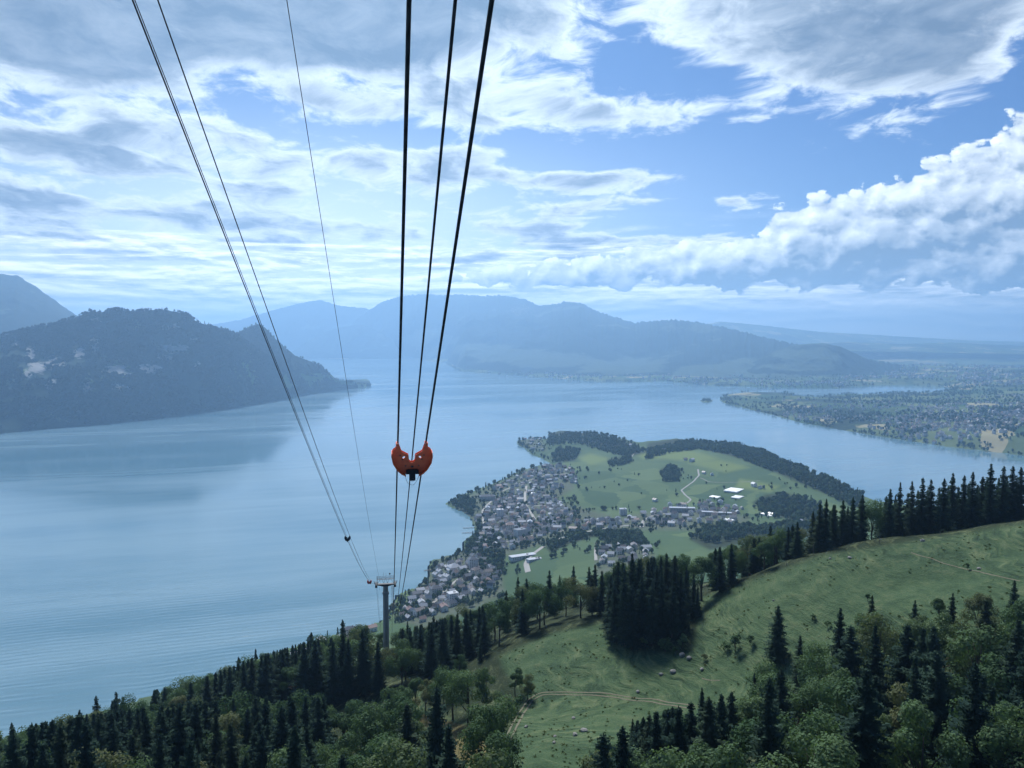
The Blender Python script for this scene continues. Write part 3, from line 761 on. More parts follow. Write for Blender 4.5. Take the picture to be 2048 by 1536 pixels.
# low detail kinds for the woods that lie kilometres away
def far_blob(seed, conifer):
    r = np.random.RandomState(seed)
    n = 46 if not conifer else 40
    if conifer:
        t = r.rand(n) ** 0.8; a = r.uniform(0, 6.28, n); rad = 0.20 * (1 - t) + 0.02
        C = np.stack([np.cos(a) * rad, np.sin(a) * rad, 0.06 + t * 0.9], -1); N = np.stack([np.cos(a), np.sin(a), 0.5 + 0 * a], -1); s = 0.10
    else:
        u = r.normal(0, 1, (n, 3)); u /= np.linalg.norm(u, axis=1)[:, None]; u[:, 2] = np.where(u[:, 2] < -0.5, -u[:, 2], u[:, 2])
        C = u * np.array([0.36, 0.36, 0.36]) * r.uniform(0.75, 1.08, (n, 1)) + np.array([0, 0, 0.56]); N = u; s = 0.17
    V, F = leaf_cards(C, N, s, r)
    bm = bmesh.new(); bmesh.ops.create_icosphere(bm, subdivisions=1, radius=1.0)
    cv = np.array([v.co[:] for v in bm.verts]); cf = np.array([[v.index for v in f.verts] for f in bm.faces]); bm.free()
    cv = cv * (np.array([0.15, 0.15, 0.42]) if conifer else np.array([0.32, 0.32, 0.40])) * r.uniform(0.85, 1.1, (len(cv), 1))
    if conifer: cv[:, :2] *= np.clip(1.1 - (cv[:, 2:3] + 0.42), 0.1, 1.2)
    cv[:, 2] += 0.44
    tri = np.vstack([F[:, [0, 1, 2]], F[:, [0, 2, 3]], cf + len(V)])
    me = mesh_from('distant_tree', np.vstack([V, cv]), tri); me.materials.append(M_FARLEAF)
    return me
FAR_MESHES = [far_blob(200 + i, i >= 5) for i in range(7)]

def proto_collection(name, meshes):
    c = bpy.data.collections.new(name)
    for i, me in enumerate(meshes):
        c.objects.link(bpy.data.objects.new('%s_%02d' % (name, i), me))
    return c
PC_FAR = proto_collection('distant_tree_kinds', FAR_MESHES)
M_CLIFFLEAF = foliage_material('cliff_forest_leaves', (0.010, 0.024, 0.014), (0.030, 0.056, 0.030), (0.034, 0.046, 0.024), 0.1)
def _re(me):
    q = me.copy(); q.materials.clear(); q.materials.append(M_CLIFFLEAF); return q
PC_CLIFF = proto_collection('cliff_tree_kinds', [_re(q) for q in FAR_MESHES])
def whole(pair, name):
    """crown and trunk in one mesh, for trees that only count as part of the wood"""
    bm = bmesh.new(); me = bpy.data.meshes.new(name)
    for i, q in enumerate(pair):
        n0 = len(bm.faces); bm.from_mesh(q); bm.faces.ensure_lookup_table()
        for f in bm.faces[n0:]: f.material_index = i
    bm.to_mesh(me); bm.free()
    for q in pair: me.materials.append(q.materials[0])
    return me
PC_NEAR = proto_collection('near_tree_kinds', [whole(q, 'spruce_whole') for q in SPRUCE] + [whole(q, 'broadleaf_whole') for q in BROAD])

def scatter(name, pts, scl, rot, idx, pc, label, cat):
    n = len(pts)
    me = bpy.data.meshes.new(name); me.vertices.add(n); me.vertices.foreach_set('co', np.ascontiguousarray(pts, dtype=np.float32).ravel())
    a = me.attributes.new('scl', 'FLOAT_VECTOR', 'POINT'); a.data.foreach_set('vector', np.ascontiguousarray(scl, dtype=np.float32).ravel())
    a = me.attributes.new('rot', 'FLOAT_VECTOR', 'POINT')
    rv = np.zeros((n, 3), np.float32); rv[:, 2] = rot; a.data.foreach_set('vector', rv.ravel())
    a = me.attributes.new('idx', 'INT', 'POINT'); a.data.foreach_set('value', np.ascontiguousarray(idx, dtype=np.int32))
    o = link(name, me); tag(o, label, cat, kind='stuff')
    ng = bpy.data.node_groups.new(name, 'GeometryNodeTree')
    ng.interface.new_socket('Geometry', in_out='INPUT', socket_type='NodeSocketGeometry')
    ng.interface.new_socket('Geometry', in_out='OUTPUT', socket_type='NodeSocketGeometry')
    gi, go = ng.nodes.new('NodeGroupInput'), ng.nodes.new('NodeGroupOutput')
    ci = ng.nodes.new('GeometryNodeCollectionInfo'); ci.inputs['Collection'].default_value = pc
    ci.inputs['Separate Children'].default_value = True; ci.inputs['Reset Children'].default_value = True
    ip = ng.nodes.new('GeometryNodeInstanceOnPoints'); ip.inputs['Pick Instance'].default_value = True
    def named(nm, ty):
        q = ng.nodes.new('GeometryNodeInputNamedAttribute'); q.data_type = ty; q.inputs['Name'].default_value = nm
        return q.outputs['Attribute']
    er = ng.nodes.new('FunctionNodeEulerToRotation')
    ng.links.new(named('rot', 'FLOAT_VECTOR'), er.inputs[0])
    ng.links.new(gi.outputs[0], ip.inputs['Points']); ng.links.new(ci.outputs[0], ip.inputs['Instance'])
    ng.links.new(named('idx', 'INT'), ip.inputs['Instance Index']); ng.links.new(er.outputs[0], ip.inputs['Rotation'])
    ng.links.new(named('scl', 'FLOAT_VECTOR'), ip.inputs['Scale']); ng.links.new(ip.outputs[0], go.inputs[0])
    md = o.modifiers.new('scatter', 'NODES'); md.node_group = ng
    return o

RS = np.random.RandomState(11)
def Hz(x, y): return float(H(np.array([x]), np.array([y]))[0])
# a tree record: x, y, z, height, width factor, kind, zone
TREES = []
def plant_top(u, vtop, Y, kind, zone, w=1.0):
    """a tree whose top shows at (u, vtop) in the photograph, standing Y metres out"""
    p = at_depth(u, vtop, Y); z = Hz(p[0], p[1]); h = p[2] - z
    TREES.append([p[0], p[1], z, float(np.clip(h, 6, 36)), w, kind, zone])
for u, v in [(1640, 1004), (1652, 997), (1668, 1010), (1686, 999), (1706, 993), (1725, 989), (1781, 977), (1800, 964), (1826, 962), (1845, 954), (1864, 958), (1889, 956), (1907, 945), (1928, 950), (1947, 943), (1965, 952), (1984, 927), (2007, 931), (2025, 931), (2044, 933), (2066, 936)]:
    plant_top(u, v, 296 + RS.uniform(0, 10), 'spruce', 'crest', 0.95)
for u, v in [(1660, 1020), (1695, 1012), (1735, 1008), (1760, 1005), (1790, 990), (1815, 985), (1838, 980), (1855, 978), (1878, 974), (1898, 970), (1918, 972), (1938, 966), (1956, 968), (1975, 958), (1996, 955), (2016, 952), (2036, 955), (2056, 955)]:
    plant_top(u, v, 309 + RS.uniform(0, 14), 'spruce', 'crest', 1.05)
plant_top(1746, 994, 300, 'broadleaf', 'crest', 0.8)
for u, v, k in [(1541, 1051, 'spruce'), (1578, 1056, 'broadleaf'), (1603, 1060, 'broadleaf'), (1556, 1068, 'broadleaf'), (1622, 1062, 'spruce'), (1500, 1072, 'broadleaf'), (1470, 1080, 'broadleaf'), (1525, 1075, 'broadleaf'), (1440, 1092, 'broadleaf'), (1455, 1100, 'broadleaf'), (1415, 1100, 'spruce'), (1590, 1070, 'broadleaf')]:
    plant_top(u, v, 330 + RS.uniform(0, 25), k, 'crestlow')
for u, v, Y in [(1263, 1106, 287), (1238, 1122, 290), (1276, 1116, 283), (1297, 1119, 290), (1335, 1106, 288), (1350, 1112, 284), (1372, 1128, 290), (1388, 1147, 292), (1222, 1150, 294), (1250, 1135, 280), (1312, 1128, 280), (1325, 1140, 276), (1362, 1145, 280), (1285, 1150, 276), (1230, 1165, 284), (1395, 1170, 286), (1345, 1160, 274), (1305, 1165, 273), (1265, 1170, 275)]:
    plant_top(u, v, Y, 'spruce', 'knollwood', 1.0)
for u, v in [(1035, 1153), (1054, 1156), (1147, 1131), (1179, 1133), (1190, 1128), (1012, 1180), (1120, 1150), (1098, 1140)]:
    plant_top(u, v, 350 + RS.uniform(0, 30), 'spruce', 'behindknoll', 0.95)
for u, v in [(1075, 1160), (1130, 1165), (1150, 1170), (1095, 1170), (1205, 1165), (1060, 1185), (1165, 1155), (1020, 1200), (990, 1205), (960, 1200), (935, 1205), (1110, 1190), (1150, 1200), (1080, 1200), (1185, 1185), (1045, 1210)]:
    plant_top(u, v, 335 + RS.uniform(0, 30), 'broadleaf', 'behindknoll')
for u, v, Y in [(969, 1222, 308), (868, 1231, 335), (883, 1300, 285), (940, 1255, 318), (905, 1250, 325), (853, 1262, 318), (925, 1290, 300), (960, 1280, 300)]:
    plant_top(u, v, Y, 'spruce', 'pylonwood', 1.05)
for u, v, Y in [(815, 1242, 385), (800, 1255, 378), (830, 1250, 372), (845, 1246, 380), (790, 1262, 384)]:
    plant_top(u, v, Y, 'spruce', 'pylonwood', 0.95)
for u, v in [(24, 1444), (60, 1462), (125, 1444), (102, 1456), (158, 1418), (193, 1390), (180, 1408), (233, 1383), (215, 1398), (262, 1392), (286, 1381), (310, 1382), (345, 1370), (387, 1343), (372, 1365), (412, 1352), (440, 1332), (458, 1340), (477, 1313), (495, 1315), (512, 1297), (535, 1308), (560, 1296), (585, 1290), (605, 1282), (622, 1264), (642, 1275), (660, 1262), (686, 1238), (702, 1255), (719, 1240), (738, 1262)]:
    plant_top(u, v, np.interp(u, [0, 200, 400, 620, 740], [312, 345, 372, 392, 392]) + RS.uniform(-6, 6), 'spruce' if RS.rand() < 0.8 else 'broadleaf', 'lakeedge', 0.95)
for u, v, Y in [(1200, 1470, 178), (1236, 1468, 180), (1266, 1437, 196), (1340, 1400, 205), (1405, 1375, 212), (1215, 1490, 172), (1310, 1450, 190), (1375, 1430, 196)]:
    plant_top(u, v, Y, 'spruce', 'pasturefoot', 1.0)
plant_top(1556, 1211, 236, 'spruce', 'lone', 1.5)
for u, v, Y, k in [(1680, 1215, 215, 'spruce'), (1745, 1190, 226, 'spruce'), (1740, 1205, 215, 'broadleaf'), (1830, 1200, 214, 'spruce'), (1905, 1185, 208, 'spruce'), (1880, 1190, 214, 'broadleaf'), (2030, 1160, 200, 'spruce'), (1960, 1175, 200, 'broadleaf'), (1620, 1290, 214, 'spruce'), (1600, 1270, 218, 'spruce'), (1700, 1300, 196, 'broadleaf'), (1670, 1300, 200, 'spruce'),
                   (1830, 1295, 186, 'broadleaf'), (1540, 1330, 205, 'broadleaf'), (1510, 1345, 200, 'spruce'), (1790, 1235, 210, 'spruce'), (1850, 1225, 208, 'spruce'), (1770, 1330, 185, 'broadleaf'), (1580, 1345, 196, 'broadleaf')]:
    plant_top(u, v, Y, k, 'gully', 1.0)
for u, v, Y in [(740, 1425, 222), (690, 1450, 215), (620, 1480, 205), (660, 1470, 200), (780, 1440, 212), (830, 1345, 268), (850, 1360, 260), (560, 1438, 232), (585, 1445, 228), (450, 1510, 205), (880, 1500, 196), (760, 1500, 190), (700, 1510, 186), (940, 1495, 196), (985, 1420, 225), (1000, 1470, 205), (1030, 1330, 258), (1055, 1350, 252), (920, 1310, 285)]:
    plant_top(u, v, Y, 'broadleaf', 'clearing', 1.0 if v > 1420 else 0.9)

# fill the woods around them
cand = []
for Y in np.arange(120, 470, 4.2):
    half = Y * 0.78
    for x in np.arange(-half, half, 4.2): cand.append((x + RS.uniform(-2.0, 2.0), Y + RS.uniform(-2.0, 2.0)))
cand = np.array(cand); RS.shuffle(cand)
cz = H(cand[:, 0], cand[:, 1])
cu, cv_, cd = project(np.c_[cand, cz])
ok = ~inside(MEADOW, cu, cv_) & ~inside(DRY, cu, cv_) & ~inside(DRY2, cu, cv_) & (cu > -160) & (cu < 2210)
ok &= (cv_ < 1800)
ok &= ~((cu > 1380) & (cv_ < 1200) & (cand[:, 1] < 291))                 # open crest above the pasture
ok &= ~((cu > 980) & (cu < 1215) & (cand[:, 1] < 318) & (cv_ < 1330))    # open knoll
taken = [(t[0], t[1], 2.4 if t[5] == 'spruce' else 3.8) for t in TREES]
PYLON_XY = (-60.6, 362.0)
for i in np.where(ok)[0]:
    x, y = cand[i]
    if math.hypot(x - PYLON_XY[0], y - PYLON_XY[1]) < 6.5: continue
    u = cu[i]
    n = float(fbm(np.array([x / 38 + 3]), np.array([y / 38]), 2)[0])
    if u < 640: zone = 'lakewood'; pc = 0.74 if n > 0.44 else 0.22
    elif u < 1000: zone = 'pylonwood' if y > 280 else 'clearing'; pc = 0.55 if y > 270 else 0.15
    elif y > 300: zone = 'behindknoll' if u < 1400 else 'crestback'; pc = 0.45 if u < 1560 else 0.9
    else: zone = 'gully'; pc = 0.56 if n > 0.48 else 0.2
    kind = 'spruce' if RS.rand() < pc else 'broadleaf'
    own = 2.5 if kind == 'spruce' else 4.0
    if any((x - a) ** 2 + (y - b) ** 2 < (own + q) ** 2 for a, b, q in taken): continue
    h = RS.uniform(22, 33) if kind == 'spruce' else RS.uniform(17, 25)
    # stay below the outlines that the photograph shows
    vt = project(np.array([x, y, cz[i] + h]))[1]
    lim = np.interp(u, [-160, 0, 160, 240, 390, 512, 622, 719, 815, 900, 1000, 1060, 1180, 1262, 1400, 1470, 1560, 1640, 1700, 1800, 1900, 2000, 2200], [1480, 1462, 1430, 1395, 1362, 1312, 1280, 1256, 1256, 1232, 1198, 1170, 1150, 1118, 1104, 1085, 1064, 1012, 1005, 985, 968, 950, 945])
    if y < 300 and u > 1440: lim = max(lim, np.interp(u, [1440, 1480, 1600, 1680, 1760, 1840, 1960, 2040, 2200], [1400, 1360, 1300, 1250, 1215, 1225, 1200, 1175, 1150]))
    if y < 300 and 980 < u <= 1440: lim = max(lim, np.interp(u, [980, 1060, 1200, 1330, 1440], [1380, 1400, 1470, 1415, 1385]))
    if y < 300 and u < 980: lim = max(lim, np.interp(u, [-160, 400, 560, 760, 860, 980], [1470, 1400, 1390, 1395, 1340, 1330]))
    if 1005 < u < 1185 and y < 222: lim = 1575                            # the pasture tongue runs on downhill
    if abs(u - 768) < 28 and y < 362: lim = max(lim, 1282)                # keep the shaft of the pylon in view
    if vt < lim:
        p = project(np.array([x, y, cz[i]]))[1]
        h *= max(0.0, (p - lim) / max(1e-3, p - vt))
        if h < (14 if kind == 'spruce' else 11.5): continue
    taken.append((x, y, own))
    TREES.append([x, y, cz[i], h, RS.uniform(1.05, 1.4) if kind == 'spruce' else RS.uniform(0.82, 1.05), kind, zone])

# which of them the view shows: paint their outlines front to back
BW, BH = 1024, 768
order = sorted(range(len(TREES)), key=lambda i: TREES[i][1])
zone_buf = np.zeros((BH, BW), bool)
def ridge_line():
    """first-hit distance of the bare ground for every pixel column, to hide trunks behind the crest"""
    us = np.arange(0, 2048, 8.0); out = {}
    Ys = np.arange(100, 1500, 4.0)
    xs = (us[:, None] - 1024) / FPX / CP * Ys[None]
    zz = H(xs, np.broadcast_to(Ys, xs.shape))
    vv = project(np.stack([xs, np.broadcast_to(Ys, xs.shape), zz], -1))[1]
    return us, Ys, np.minimum.accumulate(vv, 1)
RL_U, RL_Y, RL_V = ridge_line()
def hidden_below(u, Y):
    i = int(np.clip(u / 8, 0, len(RL_U) - 1)); j = int(np.clip((Y - 100) / 4 - 1, 0, len(RL_Y) - 1)); return RL_V[i, j]
vis = {}
for i in order:
    x, y, z, h, w, k, zone = TREES[i]
    u, vb, d = project(np.array([x, y, z])); vt = project(np.array([x, y, z + h]))[1]
    vb = min(vb, hidden_below(u, y))
    half = (h * 0.17 * w if k == 'spruce' else h * 0.36 * w) * FPX / d
    r0, r1 = int(max(0, vt / 2)), int(min(BH, vb / 2)); cnt = 0
    for rr in range(r0, r1):
        f = (rr * 2 - vt) / max(1, (project(np.array([x, y, z]))[1] - vt))
        hw = half * (f if k == 'spruce' else math.sqrt(max(0.02, 1 - (2 * min(f, 1) - 0.85) ** 2 / 1.3)))
        c0, c1 = int(max(0, (u - hw) / 2)), int(min(BW, (u + hw) / 2 + 1))
        if c1 <= c0: continue
        row = zone_buf[rr, c0:c1]; cnt += int((~row).sum()); row[:] = True
    vis[i] = cnt
for kind in ('spruce', 'broadleaf'):
    ids = [i for i in order if TREES[i][5] == kind and vis[i] >= 6]
    ids.sort(key=lambda i: -vis[i])
    if kind == 'spruce': SPR_IDS, SPR_REST = ids[:300], ids[300:]
    else: BRO_IDS, BRO_REST = ids[:300], ids[300:]
print('trees', len(TREES), 'spruce', len(SPR_IDS), len(SPR_REST), 'broadleaf', len(BRO_IDS), len(BRO_REST))

ONES = 'first second third fourth fifth sixth seventh eighth ninth tenth eleventh twelfth thirteenth fourteenth fifteenth sixteenth seventeenth eighteenth nineteenth'.split()
TENS = {2: 'twent', 3: 'thirt', 4: 'fort', 5: 'fift', 6: 'sixt', 7: 'sevent', 8: 'eight', 9: 'ninet'}
def ordinal(n):
    if n >= 100:
        h = {1: 'one', 2: 'two'}[n // 100]
        return h + '-hundredth' if n % 100 == 0 else h + '-hundred-and-' + ordinal(n % 100)
    if n < 20: return ONES[n - 1]
    t, o = divmod(n, 10)
    return TENS[t] + 'ieth' if o == 0 else TENS[t] + 'y-' + ONES[o - 1]
ZONES = {  # zone: (where, direction of counting, group)
    'crest': ('in the row above the pasture crest', 'from the pasture dip', 'trees along the pasture crest'),
    'crestlow': ('behind the crest left of the tall row', 'from the tall row', 'lower trees behind the crest'),
    'crestback': ('behind the row on the crest', 'from the pasture dip', 'trees behind the crest row'),
    'knollwood': ('in the dark clump on the knoll', 'from the knoll edge', 'spruces of the clump on the knoll'),
    'behindknoll': ('in the belt between knoll and town', 'from the pylon side', 'trees of the belt behind the knoll'),
    'pylonwood': ('in the wood beside the pylon', 'from the lake side', 'trees around the pylon'),
    'lakeedge': ('on the wood outline against the lake', 'from the pylon', 'trees on the wood edge over the lake'),
    'lakewood': ('in the dark wood above the lake', 'from the lake side', 'trees of the dark lakeside wood'),
    'pasturefoot': ('at the foot of the pasture', 'from the dry clearing', 'spruces at the foot of the pasture'),
    'gully': ('in the mixed wood below the pasture', 'from the pasture side', 'trees of the wood below the pasture'),
    'clearing': ('around the dry clearing', 'from the lake side', 'trees around the dry clearing'),
    'lone': ('standing alone on the pasture', '', 'single trees on the pasture')}
def make_tree(i, name, pool, label, group):
    x, y, z, h, w, k, zone = TREES[i]
    r = random.Random(i * 7 + 3)
    o = empty(name, (x, y, z), r.uniform(0, 6.28))
    o.scale = (h * w, h * w * r.uniform(0.9, 1.1), h)
    cm, tm = pool[r.randrange(len(pool))]
    link('crown', cm, None, o); link('trunk', tm, None, o)
    tag(o, label, 'tree', group)
    return o
for kind, ids, pool in (('spruce', SPR_IDS, SPRUCE), ('broadleaf', BRO_IDS, BROAD)):
    byz = {}
    for i in ids: byz.setdefault(TREES[i][6], []).append(i)
    for zone, ii in byz.items():
        where, frm, grp = ZONES[zone]
        ii.sort(key=lambda i: project(np.array(TREES[i][:3]))[0], reverse=zone in ('crestlow', 'lakeedge'))
        hs = np.median([TREES[i][3] for i in ii])
        for n, i in enumerate(ii):
            size = 'tall' if TREES[i][3] > hs * 1.12 else 'short' if TREES[i][3] < hs * 0.88 else 'middle-sized'
            what = 'dark spruce' if kind == 'spruce' else 'round-crowned leafy tree'
            if zone == 'lone': lab = 'broad dark spruce standing alone on the open pasture'
            else: lab = f'{size} {what} {where}, {ordinal(n + 1)} {frm}'
            if len(lab.replace(',', '').split()) > 16: lab = lab.replace(size + ' ', '', 1)
            make_tree(i, kind + '_tree' if kind == 'broadleaf' else 'spruce_tree', pool, lab, grp + (', spruces' if kind == 'spruce' else ', leafy trees'))
rest = SPR_REST + BRO_REST
if rest:
    A = np.array([TREES[i][:5] for i in rest], float)
    kidx = np.array([RS.randint(0, 8) + (0 if TREES[i][5] == 'spruce' else 8) for i in rest])
    scatter('hillside_woods', A[:, :3], np.stack([A[:, 3] * A[:, 4], A[:, 3] * A[:, 4], A[:, 3]], -1), RS.uniform(0, 6.28, len(A)), kidx, PC_NEAR, 'dense mixed woods filling the gaps on the near slope', 'woods')

# ------------------------------------------------------------------ far woods
pts, hs = [], []
def fill_px(poly, n, land, z0=30, hmin=11, hmax=19):
    poly = np.array(poly, float); lo, hi = poly.min(0), poly.max(0)
    w = on_level(poly[:, 0], poly[:, 1], z0); lo, hi = w.min(0), w.max(0)
    x = RS.uniform(lo[0], hi[0], n * 6); y = RS.uniform(lo[1], hi[1], n * 6)
    k = inside(w[:, :2], x, y); x, y = x[k][:n], y[k][:n]
    z = land.H(x, y); k = z > 0.8
    pts.append(np.stack([x, y, z], -1)[k]); hs.append(RS.uniform(hmin, hmax, k.sum()))
def fill_spots(land, box, n, thr, scale, z0=20, hmin=10, hmax=17, seed=0):
    """clumped trees inside a pixel box"""
    u = RS.uniform(box[0], box[2], n); v = RS.uniform(box[1], box[3], n)
    p = on_level(u, v, z0); k = fbm(p[:, 0] / scale + seed, p[:, 1] / scale, 3) > thr
    p = p[k]; z = land.H(p[:, 0], p[:, 1]); k = z > 0.8; p[:, 2] = z
    pts.append(p[k]); hs.append(RS.uniform(hmin, hmax, k.sum()))
zs = [35, 70, 55, 65, 60, 15, 45, 15, 60, 45, 8, 10]
ns = [800, 1900, 140, 300, 160, 90, 110, 180, 300, 70, 100, 50]
for poly, n, z0 in zip(WOODS_LOW, ns, zs): fill_px(poly, n, HOME, z0, 9, 17)
# shoreline trees of the home shore
sh = HOME.poly[6:52]
for a, b in zip(sh[:-1], sh[1:]):
    L = np.linalg.norm(b - a); n = int(L / 13)
    if n < 1: continue
    t = RS.rand(n); p = a + (b - a) * t[:, None] + RS.normal(0, 7, (n, 2))
    z = H(p[:, 0], p[:, 1]); k = (z > 0.5) & (RS.rand(n) < 0.8)
    pts.append(np.c_[p, z][k]); hs.append(RS.uniform(8, 17, k.sum()))
FAR_TREES = (pts, hs)

# ------------------------------------------------------------------ where a line of sight meets the ground
_HY = np.exp(np.linspace(math.log(95), math.log(4600), 900))
def ground_hit(us, vs):
    us, vs = np.atleast_1d(us).astype(float), np.atleast_1d(vs).astype(float)
    out = []
    for i in range(0, len(us), 60):
        p = at_depth(us[i:i + 60, None], vs[i:i + 60, None], _HY[None])
        below = p[..., 2] <= H(p[..., 0], p[..., 1])
        j = np.where(below.any(1), below.argmax(1), len(_HY) - 1)
        q = p[np.arange(len(j)), j]; q[:, 2] = H(q[:, 0], q[:, 1]); out.append(q)
    return np.vstack(out)

# ------------------------------------------------------------------ roads and tracks
def simple_mat(name, col, rough=0.7, spec=0.3, var=0.25, scale=2.0, metal=0.0, local=True):
    m, g, b = new_mat(name)
    n = noise(g, coords(g) if local else position(g), scale, 4, 0.6)
    set_in(g, b.inputs['Base Color'], mixc(g, n, tuple(q * (1 - var) for q in col), tuple(min(1, q * (1 + var)) for q in col)))
    b.inputs['Roughness'].default_value = rough; b.inputs['Specular IOR Level'].default_value = spec; b.inputs['Metallic'].default_value = metal
    return m
M_ROAD = simple_mat('asphalt', (0.20, 0.195, 0.18), 0.6, 0.4, 0.12, 0.1, local=False)
M_TRACK = simple_mat('trodden_gravel', (0.15, 0.145, 0.10), 0.9, 0.1, 0.35, 1.2, local=False)
def ribbon(name, line, width, mat, lift, parent=None, step=6.0, offset=0.0):
    line = np.asarray(line, float)[:, :2]
    seg = np.r_[0, np.cumsum(np.linalg.norm(np.diff(line, axis=0), axis=1))]
    n = max(4, int(seg[-1] / step)); t = np.linspace(0, seg[-1], n)
    c = np.stack([np.interp(t, seg, line[:, k]) for k in (0, 1)], -1)
    for _ in range(max(1, int(3))):
        c[1:-1] = (c[:-2] + 2 * c[1:-1] + c[2:]) / 4
    d = np.gradient(c, axis=0); d /= np.linalg.norm(d, axis=1)[:, None]; s = np.stack([-d[:, 1], d[:, 0]], -1)
    rows = [c + s * (offset + k * width / 2) for k in (-1, -0.33, 0.33, 1)]
    V = np.vstack([np.c_[r, H(r[:, 0], r[:, 1]) + lift - (0.35 * lift if k in (0, 3) else 0)] for k, r in enumerate(rows)])
    F = [(k * n + i, k * n + i + 1, (k + 1) * n + i + 1, (k + 1) * n + i) for k in range(3) for i in range(n - 1)]
    return link(name, mesh_from(name, V, np.array(F), True), mat, parent)
def px_line(pl, n=5):
    pl = np.array(pl, float); t = np.linspace(0, len(pl) - 1, (len(pl) - 1) * n + 1)
    return ground_hit(np.interp(t, range(len(pl)), pl[:, 0]), np.interp(t, range(len(pl)), pl[:, 1]))
ROAD_PTS = []
for nm, pl, w in (('main_road', [(1056, 1145), (1052, 1128), (1060, 1112), (1074, 1103), (1087, 1094)], 11), ('village_road', [(1100, 1085), (1140, 1072), (1200, 1058), (1270, 1050), (1284, 1056), (1286, 1042), (1305, 1032), (1345, 1026), (1400, 1024)], 8),
                  ('lane_road', [(1053, 972), (1050, 990), (1051, 1010), (1062, 1026), (1070, 1040)], 7), ('farm_road', [(1396, 940), (1398, 952), (1384, 966), (1362, 981), (1370, 990), (1382, 1000), (1372, 1009)], 5),
                  ('field_path', [(1262, 916), (1272, 902), (1278, 897)], 4), ('meadow_path', [(1400, 956), (1420, 965), (1470, 966), (1520, 962)], 2.5), ('hamlet_road', [(1194, 1086), (1191, 1104), (1192, 1122)], 6),
                  ('bay_road', [(936, 1104), (985, 1090), (1030, 1080), (1080, 1068), (1130, 1062)], 7), ('church_road', [(962, 1042), (1000, 1024), (1050, 1012), (1105, 1012)], 6), ('upper_road', [(1000, 984), (1050, 964), (1090, 952), (1135, 948)], 6), ('promenade_road', [(846, 1236), (872, 1200), (905, 1168), (945, 1140), (990, 1118)], 7), ('quay_road', [(985, 1000), (965, 1022), (968, 1050), (950, 1078)], 6)):
    pl_ = px_line(pl); tag(ribbon(nm, pl_, w, M_ROAD, 0.5), kind='structure')
    for a_, b_ in zip(pl_[:-1], pl_[1:]):
        for t_ in np.linspace(0, 1, 5): ROAD_PTS.append(a_[:2] + (b_[:2] - a_[:2]) * t_)
TRK = px_line([(1006, 1505), (1020, 1470), (1040, 1430), (1060, 1402), (1082, 1389), (1130, 1387), (1200, 1392), (1260, 1398), (1330, 1407), (1385, 1416)], 4)
trk = empty('cart_track_path', tuple(TRK[0])); tag(trk, kind='structure')
for off in (-0.85, 0.85):
    r_ = ribbon('wheel_rut', TRK, 0.62, M_TRACK, 0.10, None, 1.5, off)
    r_.parent = trk; r_.matrix_parent_inverse = Matrix.Translation(-Vector(TRK[0]))
for nm, pl in (('cattle_path', [(1822, 1108), (1870, 1122), (1930, 1140), (1990, 1153), (2040, 1165)]), ('foot_path', [(1436, 1446), (1455, 1436), (1478, 1428), (1500, 1420)]), ('slope_path', [(1404, 1358), (1424, 1364), (1440, 1364)])):
    tag(ribbon(nm, px_line(pl, 4), 0.42, M_TRACK, 0.09, None, 1.5), kind='structure')

# ------------------------------------------------------------------ boulders, bushes and posts on the pasture
M_ROCK = simple_mat('limestone', (0.24, 0.238, 0.22), 0.9, 0.1, 0.35, 1.5)
def boulder(p, size, seed, label):
    r = np.random.RandomState(seed); bm = bmesh.new(); bmesh.ops.create_icosphere(bm, subdivisions=2, radius=0.5)
    sq = r.uniform(0.6, 1.3, 3)
    for v in bm.verts:
        c = v.co; k = 0.82 + 0.36 * float(vnoise(np.array([c.x * 3 + seed]), np.array([c.y * 3 + c.z * 5]))[0])
        v.co = Vector((round(c.x * k * 5) / 5 * .4 + c.x * k * .6, c.y * k, c.z * k * 0.75)) * size; v.co.x *= sq[0]; v.co.y *= sq[1]
    me = bpy.data.meshes.new('boulder'); bm.to_mesh(me); bm.free()
    o = link('boulder', me, M_ROCK); o.location = (p[0], p[1], p[2] + size * 0.12); o.rotation_euler = (0, 0, r.uniform(0, 6))
    tag(o, label, 'boulder', 'pale boulders on the pasture')
_b = [(1276, 1388, 1.5, 'pale boulder just above the cart track'), (1147, 1438, 1.3, 'small pale boulder inside the bend of the cart track'), (1168, 1463, 1.9, 'long pale boulder low on the pasture, topmost of its scatter'), (1150, 1472, 1.7, 'pale boulder beside the long boulder low on the pasture'), (1110, 1474, 1.0, 'small boulder between cart track and long boulder'),
      (1052, 1455, 1.3, 'pale stone just beside the cart track'), (1108, 1486, 1.1, 'lowest pale stone near the pasture foot'), (1364, 1313, 2.4, 'largest boulder below the spruce clump on the knoll'), (1378, 1318, 1.7, 'boulder beside the largest one below the spruce clump'), (1346, 1345, 2.0, 'round boulder downhill of the spruce clump'), (1322, 1352, 1.4, 'flat boulder downhill of the spruce clump'),
      (1404, 1340, 1.5, 'boulder by a bush in the middle of the pasture'), (1547, 1203, 0.9, 'pale stone uphill of the lone spruce'), (1845, 1083, 1.8, 'white boulder on the crest under the spruce row'), (1699, 1118, 1.3, 'pale boulder near the crest line'), (1660, 1119, 1.0, 'small stone near the crest post'), (1958, 1139, 1.1, 'pale stone by the cattle path'), (1475, 1440, 1.2, 'stone by the foot path below the pasture')]
_hit = ground_hit([q[0] for q in _b], [q[1] for q in _b])
for k, q in enumerate(_b): boulder(_hit[k], q[2], 300 + k, q[3])
